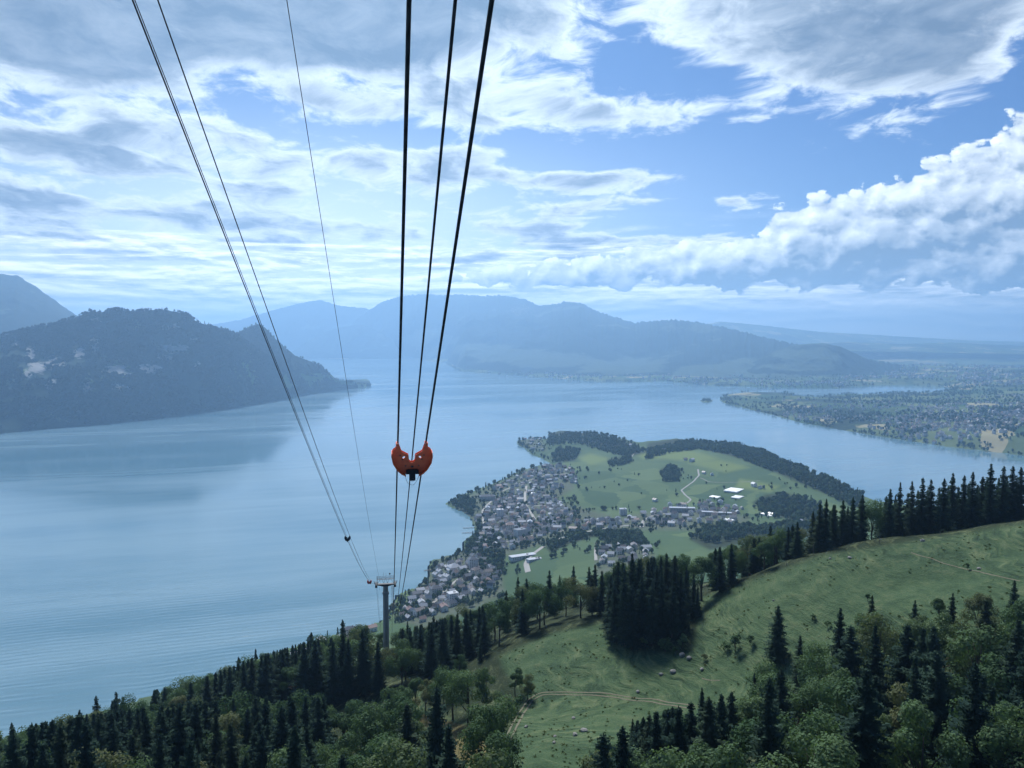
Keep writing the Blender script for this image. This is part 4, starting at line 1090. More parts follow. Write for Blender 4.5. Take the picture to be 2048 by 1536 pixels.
# pale rock face in the wooded gully
_c = ground_hit([1705], [1345])[0]
mb = MB(); rr = random.Random(4)
oc = empty('rock_outcrop', (_c[0], _c[1], _c[2])); tag(oc, 'pale rock face showing between trees of the wooded gully', 'rock')
for k in range(9):
    s_ = Vector((rr.uniform(1.2, 2.6), rr.uniform(1.2, 2.2), rr.uniform(2.0, 5.0)))
    m_ = MB().box((rr.uniform(-2.4, 2.4), rr.uniform(-1, 1), s_.z * .3 + rr.uniform(-.5, 4)), s_, 0, Matrix.Rotation(rr.uniform(-.5, .5), 3, 'Z') @ Matrix.Rotation(rr.uniform(-.2, .2), 3, 'X'))
    o = m_.build('rock_slab', M_ROCK, oc)
    bv = o.modifiers.new('b', 'BEVEL'); bv.width = 0.25; bv.segments = 2
_bu = [(1470, 1302, 6.0, 'dense dark bush left of the lone spruce'), (1500, 1290, 3.5, 'small bush between dark bush and lone spruce'), (1450, 1305, 3.5, 'low bush at the far side of the dark bush'), (1247, 1272, 4.5, 'bush at the lake side of the spruce clump'), (1290, 1296, 5.0, 'leafy bush at the front of the spruce clump'), (1330, 1303, 5.5, 'leafy bush under the middle of the spruce clump'),
       (1365, 1300, 5.0, 'bush at the uphill side of the spruce clump'), (1408, 1325, 2.6, 'small bush among boulders on the pasture'), (1352, 1310, 3.0, 'bush touching the largest boulder'), (1735, 1205, 2.6, 'low shrub alone on the upper pasture'), (1655, 1255, 2.4, 'low shrub uphill of the gully trees'), (1625, 1240, 2.2, 'tiny shrub above the lone spruce'), (1935, 1141, 2.2, 'shrub beside the cattle path'), (1215, 1262, 4.0, 'bush on the knoll rim beside the clump'), (1062, 1398, 5.0, 'bush hugging the bend of the cart track'), (1035, 1425, 5.5, 'bush between dry clearing and cart track')]
_hit = ground_hit([q[0] for q in _bu], [q[1] for q in _bu])
for k, q in enumerate(_bu):
    o = empty('bush', tuple(_hit[k]), k * 1.3); s_ = q[2]; o.scale = (s_ * 1.25, s_ * 1.25, s_)
    cm, tm = SHRUB[k % 3]; link('crown', cm, None, o); link('stem', tm, None, o)
    tag(o, q[3], 'bush', 'bushes on the pasture')
M_WOOD = simple_mat('weathered_wood', (0.17, 0.15, 0.125), 0.85, 0.15, 0.3, 4.0)
for k, (u, v, hh, lab) in enumerate([(1626, 1113, 4.4, 'tall wooden post on the crest below the spruce row'), (1759, 1089, 2.2, 'short signpost on the crest under the spruces'), (1573, 1132, 1.5, 'low fence post on the crest edge'), (1690, 1102, 1.5, 'fence post between tall post and signpost'), (1880, 1071, 1.5, 'fence post on the crest beyond the white boulder')]):
    p = ground_hit([u], [v])[0]
    o = empty('wooden_post', tuple(p)); MB().tube([(0, 0, -0.3), (0, 0, hh)], [0.11, 0.085], 8).build('post', M_WOOD, o)
    MB().tube([(0, 0, hh), (0, 0, hh + 0.07)], [0.10, 0.03], 8).build('cap', M_WOOD, o)
    if k == 1: MB().box((0.25, -0.1, hh - 0.35), (0.8, 0.05, 0.3)).build('sign_board', simple_mat('sign_paint', (0.5, 0.5, 0.45)), o)
    tag(o, lab, 'post', 'posts on the pasture crest')
# tussocks
n = 800
Y_ = RS.uniform(165, 330, n * 6); T = np.c_[RS.uniform(-0.05, 0.72, n * 6) * Y_, Y_]
T = np.c_[T, H(T[:, 0], T[:, 1])]; uu, vv, _d = project(T)
k = inside(MEADOW, uu, vv) & (fbm(T[:, 0] / 14, T[:, 1] / 14, 3) > 0.47); T = T[k][:n]
def tuft(seed):
    r = np.random.RandomState(seed); n = 26
    a = r.uniform(0, 6.28, n); d = r.uniform(0, 0.42, n); C = np.stack([np.cos(a) * d, np.sin(a) * d, 0 * a], -1)
    tip = C + np.stack([np.cos(a) * r.uniform(0, .3, n), np.sin(a) * r.uniform(0, .3, n), r.uniform(0.3, 0.75, n)], -1)
    s = np.stack([-np.sin(a), np.cos(a), 0 * a], -1) * 0.09
    V = np.stack([C - s, C + s, tip], 1).reshape(-1, 3)
    me = mesh_from('tuft', V, np.arange(n * 3).reshape(n, 3)); me.materials.append(M_TUFT[seed % 2]); return me
M_TUFT = [foliage_material('tussock_green', (0.045, 0.085, 0.035), (0.10, 0.145, 0.06), (0.13, 0.14, 0.07), 0.2), foliage_material('tussock_pale', (0.045, 0.07, 0.024), (0.11, 0.135, 0.05), (0.16, 0.14, 0.06), 0.2)]
PC_TUFT = proto_collection('tuft_kinds', [tuft(i) for i in range(4)])
n = len(T)
scatter('pasture_tussocks', T, RS.uniform(0.35, 1.15, (n, 1)) * np.array([[1.3, 1.3, 0.55]]), RS.uniform(0, 6.28, n), RS.randint(0, 4, n), PC_TUFT, 'tufts of longer grass all over the pasture', 'grass')

# ------------------------------------------------------------------ houses
WALLS = {'white': simple_mat('white_render', (0.78, 0.77, 0.74), 0.8, 0.2, 0.06), 'cream': simple_mat('cream_render', (0.64, 0.61, 0.53), 0.8, 0.2, 0.06), 'grey': simple_mat('grey_render', (0.40, 0.40, 0.39), 0.8, 0.2, 0.06), 'timber': simple_mat('timber_wall', (0.20, 0.135, 0.085), 0.8, 0.2, 0.2)}
ROOFS = {'brown-tiled': simple_mat('brown_tile', (0.165, 0.135, 0.115), 0.36, 0.5, 0.3, 1.0), 'dark grey': simple_mat('slate', (0.13, 0.133, 0.14), 0.30, 0.5, 0.2, 1.0), 'red-tiled': simple_mat('red_tile', (0.23, 0.145, 0.115), 0.4, 0.5, 0.25, 1.0), 'pale grey': simple_mat('metal_roof', (0.45, 0.46, 0.47), 0.28, 0.5, 0.1, 1.0)}
M_PANE = simple_mat('window_pane', (0.03, 0.04, 0.05), 0.12, 0.6, 0.1)
M_BRICK = simple_mat('chimney_brick', (0.30, 0.22, 0.18), 0.9, 0.1, 0.2)
def gable_meshes(w, d, h, pitch):
    rh = d / 2 * math.tan(pitch); e = 0.9; t = 0.3
    wl = MB().prism([(-w / 2, -d / 2, -1.5), (-w / 2, d / 2, -1.5), (-w / 2, d / 2, h), (-w / 2, 0, h + rh), (-w / 2, -d / 2, h)], (w, 0, 0)).mesh('house_wall')
    dz = e * math.tan(pitch); W = w / 2 + e
    prof = [(-W, -d / 2 - e, h - dz + .05), (-W, 0, h + rh + .05), (-W, d / 2 + e, h - dz + .05), (-W, d / 2 + e, h - dz + t + .05), (-W, 0, h + rh + t + .1), (-W, -d / 2 - e, h - dz + t + .05)]
    rf = MB()
    rf.add([Vector(q) for q in prof] + [Vector(q) + Vector((2 * W, 0, 0)) for q in prof], [(0, 1, 4, 5), (1, 2, 3, 4), (11, 10, 7, 6), (10, 9, 8, 7), (0, 6, 7, 1), (1, 7, 8, 2), (2, 8, 9, 3), (3, 9, 10, 4), (4, 10, 11, 5), (5, 11, 6, 0)])
    rm = rf.mesh('house_roof')
    ch = MB().box((w * .2, d * .12, h + rh + 0.3), (0.9, 0.9, 2.2)).mesh('house_chimney')
    wins = []
    for f in range(max(1, int(h / 2.9))):
        for xx in ((-.3, 0, .3) if w > 11 else (-.26, .26)): wins.append((xx * w, -d / 2 - .04, 1.6 + f * 2.9, 0))
        wins.append((-w / 2 - .04, 0, 1.6 + f * 2.9, 1))
    return wl, rm, ch, wins
HV = [gable_meshes(*q) for q in ((12, 10, 5.8, 0.55), (14, 10.5, 6.2, 0.62), (10.5, 9, 5.6, 0.6), (16, 12, 8.4, 0.5), (13, 11, 8.4, 0.55), (19, 12, 8.6, 0.48))]
WIN_A = MB().box((0, 0, 0), (1.7, 0.08, 1.5)).mesh('window_pane_mesh'); WIN_A.materials.append(M_PANE)
WIN_B = MB().box((0, 0, 0), (0.08, 1.7, 1.5)).mesh('window_pane_side'); WIN_B.materials.append(M_PANE)
for q in HV:
    q[0].materials.append(WALLS['white']); q[1].materials.append(ROOFS['dark grey']); q[2].materials.append(M_BRICK)
def part(name, me, parent, mat=None, loc=None):
    o = bpy.data.objects.new(name, me); COL.objects.link(o); o.parent = parent
    if loc: o.location = loc
    if mat is not None: o.material_slots[0].link = 'OBJECT'; o.material_slots[0].material = mat
    return o
HOUSE_XY = []
def house(p, rz, var, wall, roof, label, group, windows=True):
    o = empty('house', tuple(p), rz)
    wl, rm, ch, wins = HV[var]
    part('wall', wl, o, WALLS[wall]); r_ = part('roof', rm, o, ROOFS[roof]); part('chimney', ch, r_)
    if windows:
        for x, y, z, s in wins: part('window', WIN_B if s else WIN_A, o, None, (x, y, z))
    tag(o, label, 'house', group)
    return o
HZONES = [  # polygon, ground level, how many, where, counted from, group, along-angle
    ([(940, 1092), (962, 1062), (950, 1032), (985, 1002), (1060, 985), (1112, 1000), (1150, 1036), (1122, 1075), (1050, 1098), (1000, 1110)], 12, 112, 'in the town centre', 'from the lake', 'houses of the town centre', 0.2),
    ([(985, 978), (1045, 946), (1100, 931), (1140, 940), (1155, 975), (1110, 990), (1040, 992)], 12, 52, 'below the green hill', 'from the lake', 'houses of the quarter below the green hill', 0.35),
    ([(1150, 1036), (1230, 1036), (1290, 1026), (1420, 1012), (1490, 1030), (1480, 1056), (1380, 1062), (1280, 1052), (1140, 1072)], 32, 46, 'along the school road', 'from the town', 'houses along the school road', -0.2),
    ([(797, 1232), (822, 1192), (867, 1156), (872, 1126), (950, 1112), (1003, 1160), (985, 1190), (900, 1222), (842, 1252)], 12, 64, 'on the shore beyond the pylon', 'from the lake', 'houses on the shore beyond the pylon', 0.5),
    ([(1197, 1092), (1260, 1089), (1303, 1106), (1290, 1143), (1197, 1140)], 68, 22, 'in the hamlet behind the spruces', 'from the field road', 'houses of the hamlet above town', 0.0),
    ([(1042, 889), (1046, 877), (1082, 878), (1098, 903), (1080, 904)], 7, 10, 'on the tip of the peninsula', 'from the tip', 'houses on the peninsula tip', 0.3),
    ([(575, 1300), (660, 1278), (742, 1258), (742, 1268), (660, 1292), (590, 1312)], 7, 9, 'peeping over the wood beside the pylon', 'from the wood', 'houses at the waterside below the wood', 0.5)]
rh = random.Random(5); RP = np.array(ROAD_PTS)
hs_list = []
for zi, (poly, z0, cnt, where, frm, grp, ang) in enumerate(HZONES):
    w = on_level(np.array([q[0] for q in poly]), np.array([q[1] for q in poly]), z0); lo, hi = w.min(0), w.max(0)
    got = []; tries = 0; dist = 21.0
    while len(got) < cnt and tries < 9000:
        tries += 1
        if tries % 3000 == 0: dist -= 2
        x, y = rh.uniform(lo[0], hi[0]), rh.uniform(lo[1], hi[1])
        if not inside(w[:, :2], np.array([x]), np.array([y]))[0]: continue
        if any((x - a) ** 2 + (y - b) ** 2 < dist * dist for a, b in HOUSE_XY): continue
        if ((RP - (x, y)) ** 2).sum(1).min() < 132: continue
        z = Hz(x, y)
        if z < 1.7: continue
        HOUSE_XY.append((x, y)); got.append((x, y, z))
    got.sort(key=lambda p: project(np.array(p))[0])
    for n, p in enumerate(got):
        var = rh.choices(range(6), (4, 3, 4, 2, 2, 1))[0]
        wall = rh.choices(list(WALLS), (6, 3, 1, 1.2))[0]; roof = rh.choices(list(ROOFS), (2.2, 4, 0.6, 4.0))[0]
        lab = f'{wall} house, {roof} roof, {where}, {ordinal(n + 1)} {frm}'
        house(p, ang + rh.choice((0, 0, math.pi / 2)) + rh.uniform(-.25, .25), var, wall, roof, lab, grp, p[1] < 2300)
_farm = [(1371, 921, 'white farmhouse among trees on the sunlit hilltop'), (1384, 923, 'low farm building beside the white hilltop farmhouse'), (1424, 951, 'small house on the meadow right of the farm road bend'), (1408, 948, 'hut on the meadow near the farm road'), (1262, 893, 'pale villa in the wood at the peninsula tip'), (1328, 902, 'white house under the wooded ridge'),
         (1520, 977, 'farmhouse above the greenhouses'), (1508, 974, 'shed beside the farmhouse above the greenhouses'), (1460, 1048, 'house in the hollow below the school'), (1576, 1046, 'farmhouse at the edge of the lower wood'), (1600, 1050, 'pale shed by the lower wood'), (1340, 1012, 'house behind the long school'), (1310, 1004, 'house at the orchard edge above the school')]
_hit = ground_hit([q[0] for q in _farm], [q[1] for q in _farm])
for k, q in enumerate(_farm):
    HOUSE_XY.append(tuple(_hit[k][:2])); house(_hit[k], k * 0.7, (0, 3, 2, 2, 4, 1)[k % 6], 'white', ('brown-tiled', 'pale grey', 'dark grey')[k % 3], q[2], 'farm houses on the peninsula')

# larger buildings, each with its own storeys
def block(u, v, w, d, floors, rz, wall, roof, label, kind='hotel_building', hip=True):
    p = ground_hit([u], [v])[0]; HOUSE_XY.append((p[0], p[1]))
    o = empty(kind, tuple(p), rz); hgt = floors * 3.1
    MB().box((0, 0, hgt / 2 - 1), (w, d, hgt + 2)).build('wall', WALLS[wall], o)
    if hip:
        e = 0.9; a, b = w / 2 + e, d / 2 + e; k = max(0.5, a - b); rh_ = b * 0.62
        r_ = MB().add([(-a, -b, hgt), (a, -b, hgt), (a, b, hgt), (-a, b, hgt), (-k, 0, hgt + rh_), (k, 0, hgt + rh_), (-a, -b, hgt + .002 - .35), (a, -b, hgt - .35), (a, b, hgt - .35), (-a, b, hgt - .35)],
                      [(0, 1, 5, 4), (2, 3, 4, 5), (1, 2, 5), (3, 0, 4), (6, 7, 1, 0), (7, 8, 2, 1), (8, 9, 3, 2), (9, 6, 0, 3), (9, 8, 7, 6)]).build('roof', ROOFS[roof], o)
        MB().box((w * .22, 0, hgt + rh_ * .8), (1.2, 1.2, 3)).build('chimney', M_BRICK, r_)
    else:
        r_ = MB().box((0, 0, hgt + 1.15), (w + .8, d + .8, 0.3)).build('roof', ROOFS[roof], o)
        MB().box((w * .2, 0, hgt + 2.0), (4, 3, 1.4)).build('roof_plant', WALLS['grey'], r_)
    nx = max(2, int(w / 4.2))
    for f in range(floors):
        MB().box((0, -d / 2 - .5, f * 3.1 + .12), (w * .92, 1.0, .16)).build('balcony', WALLS['white'], o) if f and floors > 3 else None
        for i in range(nx): part('window', WIN_A, o, None, ((i + .5) / nx * w * .94 - w * .47, -d / 2 - .05, f * 3.1 + 1.75))
        for i in range(max(1, int(d / 5))): part('window', WIN_B, o, None, (-w / 2 - .05, (i + .5) / max(1, int(d / 5)) * d * .9 - d * .45, f * 3.1 + 1.75))
    tag(o, label, 'building', 'large buildings of the town')
block(975, 1001, 46, 14, 4, 0.12, 'cream', 'dark grey', 'long cream lakeside hotel with rows of windows')
block(1000, 1036, 18, 16, 7, 0.2, 'white', 'pale grey', 'slender white tower block in the town centre', 'apartment_building', False)
block(1040, 1072, 26, 18, 5, 0.6, 'white', 'dark grey', 'bulky white block with balconies beside the main street', 'apartment_building', False)
block(1020, 1062, 20, 15, 5, 0.1, 'cream', 'red-tiled', 'cream apartment house left of the bulky white block', 'apartment_building')
block(908, 1142, 24, 20, 3, 0.5, 'white', 'pale grey', 'pale courtyard hotel on the near shore')
block(946, 1136, 20, 14, 6, 0.3, 'white', 'dark grey', 'tall white hotel beside the dark garden trees')
block(951, 1150, 16, 14, 4, 0.8, 'cream', 'brown-tiled', 'steep-roofed cream guest house below the tall hotel')
block(1246, 1030, 18, 14, 5, 0.1, 'white', 'pale grey', 'white stepped block at the head of the school road', 'apartment_building', False)
block(1216, 1046, 14, 12, 4, 0.2, 'white', 'dark grey', 'white twin house left of the stepped block', 'apartment_building')
block(1186, 1048, 14, 12, 4, 0.2, 'white', 'dark grey', 'white gabled house third in the row before the stepped block', 'apartment_building')
block(1364, 1024, 66, 15, 3, -0.10, 'grey', 'pale grey', 'long dark school with a flat pale roof', 'school_building', False)
block(1435, 1030, 78, 13, 2, -0.22, 'grey', 'pale grey', 'low second school wing stretching away on the hillside', 'school_building', False)
block(1045, 1117, 58, 16, 2, 0.45, 'white', 'pale grey', 'long low hall with a bright roof beside the main road', 'hall_building', False)
block(1068, 1122, 30, 12, 1, 0.45, 'white', 'pale grey', 'small shed with a bright roof next to the low hall', 'hall_building', False)
block(872, 1192, 22, 14, 5, 0.45, 'cream', 'dark grey', 'cream hotel on the promenade beyond the pylon')
block(905, 1203, 18, 14, 5, 0.45, 'white', 'pale grey', 'white hotel above the promenade, tallest beyond the pylon', 'hotel_building', False)
block(700, 1272, 22, 12, 4, 0.35, 'cream', 'dark grey', 'cream lakeside house peeping out left of the pylon', 'apartment_building')
M_FOIL, _g, _b2 = new_mat('greenhouse_foil'); set_in(_g, _b2.inputs['Base Color'], (0.72, 0.74, 0.72)); _b2.inputs['Roughness'].default_value = 0.3
def tunnel(u, v, n, w, L, rz, label):
    p = ground_hit([u], [v])[0]; HOUSE_XY.append((p[0], p[1]))
    o = empty('greenhouse', tuple(p), rz); tag(o, label, 'greenhouse', 'greenhouses on the peninsula')
    for i in range(n):
        cx = (i - (n - 1) / 2) * (w + .35); pts_ = [(cx - w / 2 + w * .5 * (1 - math.cos(a)), -L / 2, 1.2 + w * .34 * math.sin(a)) for a in np.linspace(0, math.pi, 9)]
        MB().prism([(cx - w / 2, -L / 2, -1)] + pts_ + [(cx + w / 2, -L / 2, -1)], (0, L, 0)).build('tunnel', M_FOIL, o, False)
        MB().box((cx, -L / 2 - .04, 1.0), (w * .4, .08, 2.0)).build('door', WALLS['grey'], o)
tunnel(1468, 983, 6, 9, 40, 0.9, 'wide white greenhouse roof, largest on the peninsula')
tunnel(1430, 996, 3, 8, 26, 0.9, 'small white greenhouse at the farm road side')
tunnel(1475, 996, 5, 7, 24, 0.9, 'row of white tunnels below the wide greenhouse')
tunnel(1540, 1030, 4, 8, 34, 0.6, 'striped white tunnels at the lower wood edge')
tunnel(1460, 1042, 2, 9, 22, 0.3, 'pair of pale tunnels in the hollow below the school')

# distant settlements across the lake: far past counting
FILL = lambda: sum((town_spots(q[0], q[1], k, 15.5) for q, k in zip(HZONES[:4], (110, 50, 40, 60))), [])
FARM_ = [simple_mat('distant_wall', (0.58, 0.57, 0.55), 0.9, 0.05), simple_mat('distant_roof', (0.16, 0.15, 0.15), 0.9, 0.05), simple_mat('distant_pale_roof', (0.36, 0.36, 0.36), 0.9, 0.05), simple_mat('distant_brown_roof', (0.19, 0.15, 0.13), 0.9, 0.05)]
def far_houses(name, label, spots):
    M_ = MB(); r = random.Random(9)
    V, F = [], []
    for (x, y, z, s) in spots:
        a = r.uniform(0, 3.14); c, sn = math.cos(a), math.sin(a); w, d, h = s * r.uniform(.8, 1.5), s * r.uniform(.7, 1), s * r.uniform(.5, .9)
        b = len(V)
        for (px_, py_, pz_) in ((-w, -d, -2), (w, -d, -2), (w, d, -2), (-w, d, -2), (-w, -d, h), (w, -d, h), (w, d, h), (-w, d, h), (-w, 0, h * 1.6), (w, 0, h * 1.6)):
            V.append((x + (px_ * c - py_ * sn) / 2, y + (px_ * sn + py_ * c) / 2, z + pz_))
        F += [(b, b + 1, b + 5, b + 4), (b + 1, b + 2, b + 6, b + 5), (b + 2, b + 3, b + 7, b + 6), (b + 3, b, b + 4, b + 7), (b + 4, b + 5, b + 9, b + 8), (b + 6, b + 7, b + 8, b + 9), (b + 5, b + 6, b + 9, b + 9), (b + 7, b + 4, b + 8, b + 8)]
    me = bpy.data.meshes.new(name); me.from_pydata(V, [], [tuple(dict.fromkeys(f)) for f in F]); me.update()
    for m_ in FARM_: me.materials.append(m_)
    for i, pgn in enumerate(me.polygons):
        if i % 8 >= 4: pgn.material_index = (1 + (i // 8) % 3) if i % 8 < 6 else 0
    o = link(name, me); tag(o, label, 'houses', kind='stuff'); return o
def town_spots(poly, z0, n, gap):
    w = on_level(np.array([q[0] for q in poly]), np.array([q[1] for q in poly]), z0); lo, hi = w.min(0), w.max(0); out = []
    for _ in range(n * 12):
        x, y = rh.uniform(lo[0], hi[0]), rh.uniform(lo[1], hi[1])
        if len(out) >= n or not inside(w[:, :2], np.array([x]), np.array([y]))[0] or any((x - a) ** 2 + (y - b) ** 2 < gap * gap for a, b in HOUSE_XY): continue
        if ((RP - (x, y)) ** 2).sum(1).min() < 100: continue
        z = Hz(x, y)
        if z > 1.7: HOUSE_XY.append((x, y)); out.append((x, y, z, rh.uniform(8, 13)))
    return out
def spots_px(box, n, thr, scale, z0, size, seed):
    u = RS.uniform(box[0], box[2], n); v = RS.uniform(box[1], box[3], n); p = on_level(u, v, z0)
    k = fbm(p[:, 0] / scale + seed, p[:, 1] / scale, 3) > thr; p = p[k]; z = FAR.H(p[:, 0], p[:, 1]); k = z > 1.5
    return [(a[0], a[1], b, size) for a, b in zip(p[k], z[k])]
far_houses('town_infill_houses', 'smaller houses and annexes filling the gaps of the town', FILL())
S = spots_px((1560, 790, 2060, 900), 1700, 0.53, 420, 40, 11, 2.0) + spots_px((1800, 810, 2060, 870), 400, 0.45, 300, 50, 14, 4.0)
S += spots_px((1180, 748, 1700, 772), 900, 0.5, 420, 15, 18, 7.0) + spots_px((1690, 735, 2060, 772), 800, 0.5, 500, 40, 24, 8.0) + spots_px((940, 742, 1180, 756), 120, 0.5, 420, 15, 20, 9.0)
JX = []
for u, v, L in ((946, 1056, 34), (938, 1066, 26), (868, 1140, 30), (806, 1206, 28)):
    p = on_level(u, v)
    jt = empty('jetty', (p[0], p[1], 0.0), 1.9 if v > 1100 else 1.7)
    MB().box((0, L / 2 - 8, 1.0), (2.6, L, 0.3)).build('deck', M_WOOD, jt)
    for k in range(4):
        for sx in (-1.1, 1.1): MB().tube([(sx, L * (k + .5) / 4 - 8, -3), (sx, L * (k + .5) / 4 - 8, 1.6)], .16, 6).build('pile', M_WOOD, jt)
    tag(jt, {946: 'wooden jetty at the town bay, nearer the headland', 938: 'short wooden jetty deep in the town bay', 868: 'wooden jetty at the near shore by the courtyard hotel', 806: 'wooden jetty on the shore just beyond the pylon'}[u], 'jetty', 'jetties of the town')
far_houses('opposite_shore_houses', 'pale specks of houses scattered along the opposite shore', S)
# garden trees between the houses, hedges and orchard trees on the fields
for box, n, thr, z0 in (((900, 930, 1160, 1110), 1500, 0.42, 12), ((790, 1110, 1010, 1250), 700, 0.42, 12), ((1150, 1010, 1520, 1075), 330, 0.48, 35), ((1040, 870, 1110, 905), 130, 0.40, 6), ((1130, 900, 1640, 1050), 620, 0.60, 45), ((1190, 1080, 1320, 1150), 150, 0.45, 66), ((1000, 1070, 1180, 1160), 120, 0.56, 50)):
    fill_spots(HOME, box, n, thr, 60, z0, 5, 12)
pts_home, hs_home = np.vstack(pts), np.concatenate(hs); pts.clear(); hs.clear()
hp = np.array(HOUSE_XY) if len(HOUSE_XY) else np.zeros((0, 2))
if len(hp):
    keep = np.array([((hp - p[:2]) ** 2).sum(1).min() > 48 for p in pts_home])
    pts_home, hs_home = pts_home[keep], hs_home[keep]
n = len(pts_home)
scatter('lowland_trees', pts_home, hs_home[:, None] * RS.uniform(0.85, 1.2, (n, 3)), RS.uniform(0, 6.28, n), RS.randint(0, 7, n), PC_FAR, 'woods, hedges and garden trees over the green peninsula and town', 'trees')
# opposite shore
fill_spots(FAR, (1440, 780, 2060, 912), 5200, 0.50, 240, 35, 11, 19, 3.0)
fill_spots(FAR, (940, 738, 1700, 775), 2200, 0.50, 330, 20, 12, 20, 5.0)
fill_spots(FAR, (1690, 745, 2060, 790), 1500, 0.52, 330, 40, 12, 20, 6.0)
sh = FAR.poly[6:39]
for a, b in zip(sh[:-1], sh[1:]):
    L = np.linalg.norm(b - a); n = int(L / 18)
    if n < 1 or L > 6000: continue
    t = RS.rand(n); p = a + (b - a) * t[:, None] + RS.normal(0, 12, (n, 2)); z = FAR.H(p[:, 0], p[:, 1]); k = z > 0.5
    pts.append(np.c_[p, z][k]); hs.append(RS.uniform(10, 18, k.sum()))
q = on_level(RS.uniform(1405, 1421, 60), RS.uniform(799, 804, 60)); q[:, 2] = ISL.H(q[:, 0], q[:, 1]); q = q[q[:, 2] > 0.5]; pts.append(q); hs.append(RS.uniform(9, 15, len(q)))
P_, h_ = np.vstack(pts), np.concatenate(hs); n = len(P_); pts.clear(); hs.clear()
scatter('opposite_shore_trees', P_, h_[:, None] * RS.uniform(0.9, 1.3, (n, 3)), RS.uniform(0, 6.28, n), RS.randint(0, 7, n), PC_FAR, 'scattered woods and garden trees along the opposite shore', 'trees')
# forest on the cliffs across the lake
def cover_loft(V, R, Mw, n, hmin, hmax):
    nt, nu, _ = V.shape
    a = RS.uniform(0, nt - 1.001, n); b = RS.uniform(0, nu - 1.001, n); i, j = a.astype(int), b.astype(int); fa, fb = (a - i)[:, None], (b - j)[:, None]
    p = (V[i, j] * (1 - fa) + V[i + 1, j] * fa) * (1 - fb) + (V[i, j + 1] * (1 - fa) + V[i + 1, j + 1] * fa) * fb
    g_ = fbm(p[:, 0] / 45, p[:, 2] / 26, 4)
    k = (p[:, 2] > 1) & (R[i, j] * 0.50 + g_ < 0.80) & (Mw[i, j] * 0.6 + fbm(p[:, 0] / 90, p[:, 1] / 90, 2) < 0.72)
    pts.append(p[k]); hs.append(RS.uniform(hmin, hmax, k.sum()))
cover_loft(CL_V, CL_R, CL_M, 30000, 11, 20); cover_loft(CN_V, CN_R, CN_M, 4500, 11, 18)
# along the crest
top = CL_V[-1]; j = RS.uniform(0, len(top) - 1.001, 900); i = j.astype(int); p = top[i] + (top[i + 1] - top[i]) * (j - i)[:, None]
k = fbm(p[:, 0] / 70, p[:, 1] * 0, 2) > 0.42
pts.append(p[k]); hs.append(RS.uniform(9, 19, k.sum()))
P_, h_ = np.vstack(pts), np.concatenate(hs); n = len(P_)
scatter('cliff_forest', P_, h_[:, None] * RS.uniform(0.9, 1.3, (n, 3)), RS.uniform(0, 6.28, n), RS.randint(0, 7, n), PC_CLIFF, 'dark forest clinging to the cliffs across the lake', 'forest')

# ------------------------------------------------------------------ the cableway
M_ROPE, _g, _b3 = new_mat('steel_rope')
_p = coords(_g); _x, _y, _z = sep(_g, _p)
_tw = ((_y * 52.0 + _z * 40.0 + _x * 60.0).sin() * 0.5 + 0.5)
set_in(_g, _b3.inputs['Base Color'], mixc(_g, _tw, (0.008, 0.010, 0.014), (0.030, 0.033, 0.040)))
_b3.inputs['Metallic'].default_value = 0.0; _b3.inputs['Roughness'].default_value = 0.6
M_ORANGE, _g, _b4 = new_mat('orange_enamel')
_n = noise(_g, coords(_g), 9.0, 5, 0.65)
set_in(_g, _b4.inputs['Base Color'], mixc(_g, (_n - 0.5).step(-0.15, 0.35), (0.92, 0.16, 0.045), (0.78, 0.095, 0.030)))
_b4.inputs['Roughness'].default_value = 0.42; _b4.inputs['Specular IOR Level'].default_value = 0.5
M_BLACK = simple_mat('black_rubber', (0.012, 0.013, 0.016), 0.55, 0.3, 0.2, 12)
M_STEEL = simple_mat('galvanised_steel', (0.09, 0.10, 0.11), 0.6, 0.3, 0.25, 3.0, 0.2)
M_DARK = simple_mat('dark_steel', (0.035, 0.04, 0.045), 0.5, 0.4, 0.25, 3.0, 0.4)
M_CONC = simple_mat('concrete', (0.42, 0.40, 0.35), 0.9, 0.15, 0.22, 0.35)
M_WARN = simple_mat('red_paint', (0.55, 0.05, 0.03), 0.5, 0.4, 0.15, 3.0)
PX, PY, PZ = -60.6, 362.0, CAMZ - 117.8            # top of the pylon shaft
GX = 0.30                                          # half the spacing of a pair of track ropes
def zc_right(y): return CAMZ + 5.0 - 0.4505 * y + 0.000304 * y * y
def xc_right(y): return 0.472 - 0.1600 * y
def zc_left(y): return CAMZ + 16.0 - 0.4325 * y + 0.0001715 * y * y
def xc_left(y): return -5.62 - 0.1640 * y
def rope(name, fx, fz, y0, y1, rad0, rad1, label, group, tail=None):
    ys = np.r_[np.linspace(y0, 60, 60), np.linspace(62, y1, 90)]
    pts_ = [(fx(y), y, fz(y)) for y in ys]; rad = [np.interp(y, [0, 20, y1], [rad0, rad0, rad1]) for y in ys]
    if tail:
        n = 40; a = pts_[-1]
        for k in range(1, n + 1):
            t = k / n; pts_.append((a[0] + (tail[0] - a[0]) * t, a[1] + (tail[1] - a[1]) * t, a[2] + (tail[2] - a[2]) * t - 26 * math.sin(math.pi * t) * 0.6)); rad.append(rad1)
    o = MB().tube(pts_, rad, 10).build(name, M_ROPE, None, True)
    tag(o, label, 'cable', group); return o
TAIL = lambda dx: (-158.0 + dx, 960.0, 92.0)
rope('track_rope', lambda y: xc_right(y) - GX, zc_right, -40, PY, 0.0195, 0.034, 'thick steel rope overhead, lake-side one of the three near ropes', 'near ropes of the cableway', TAIL(4.0))
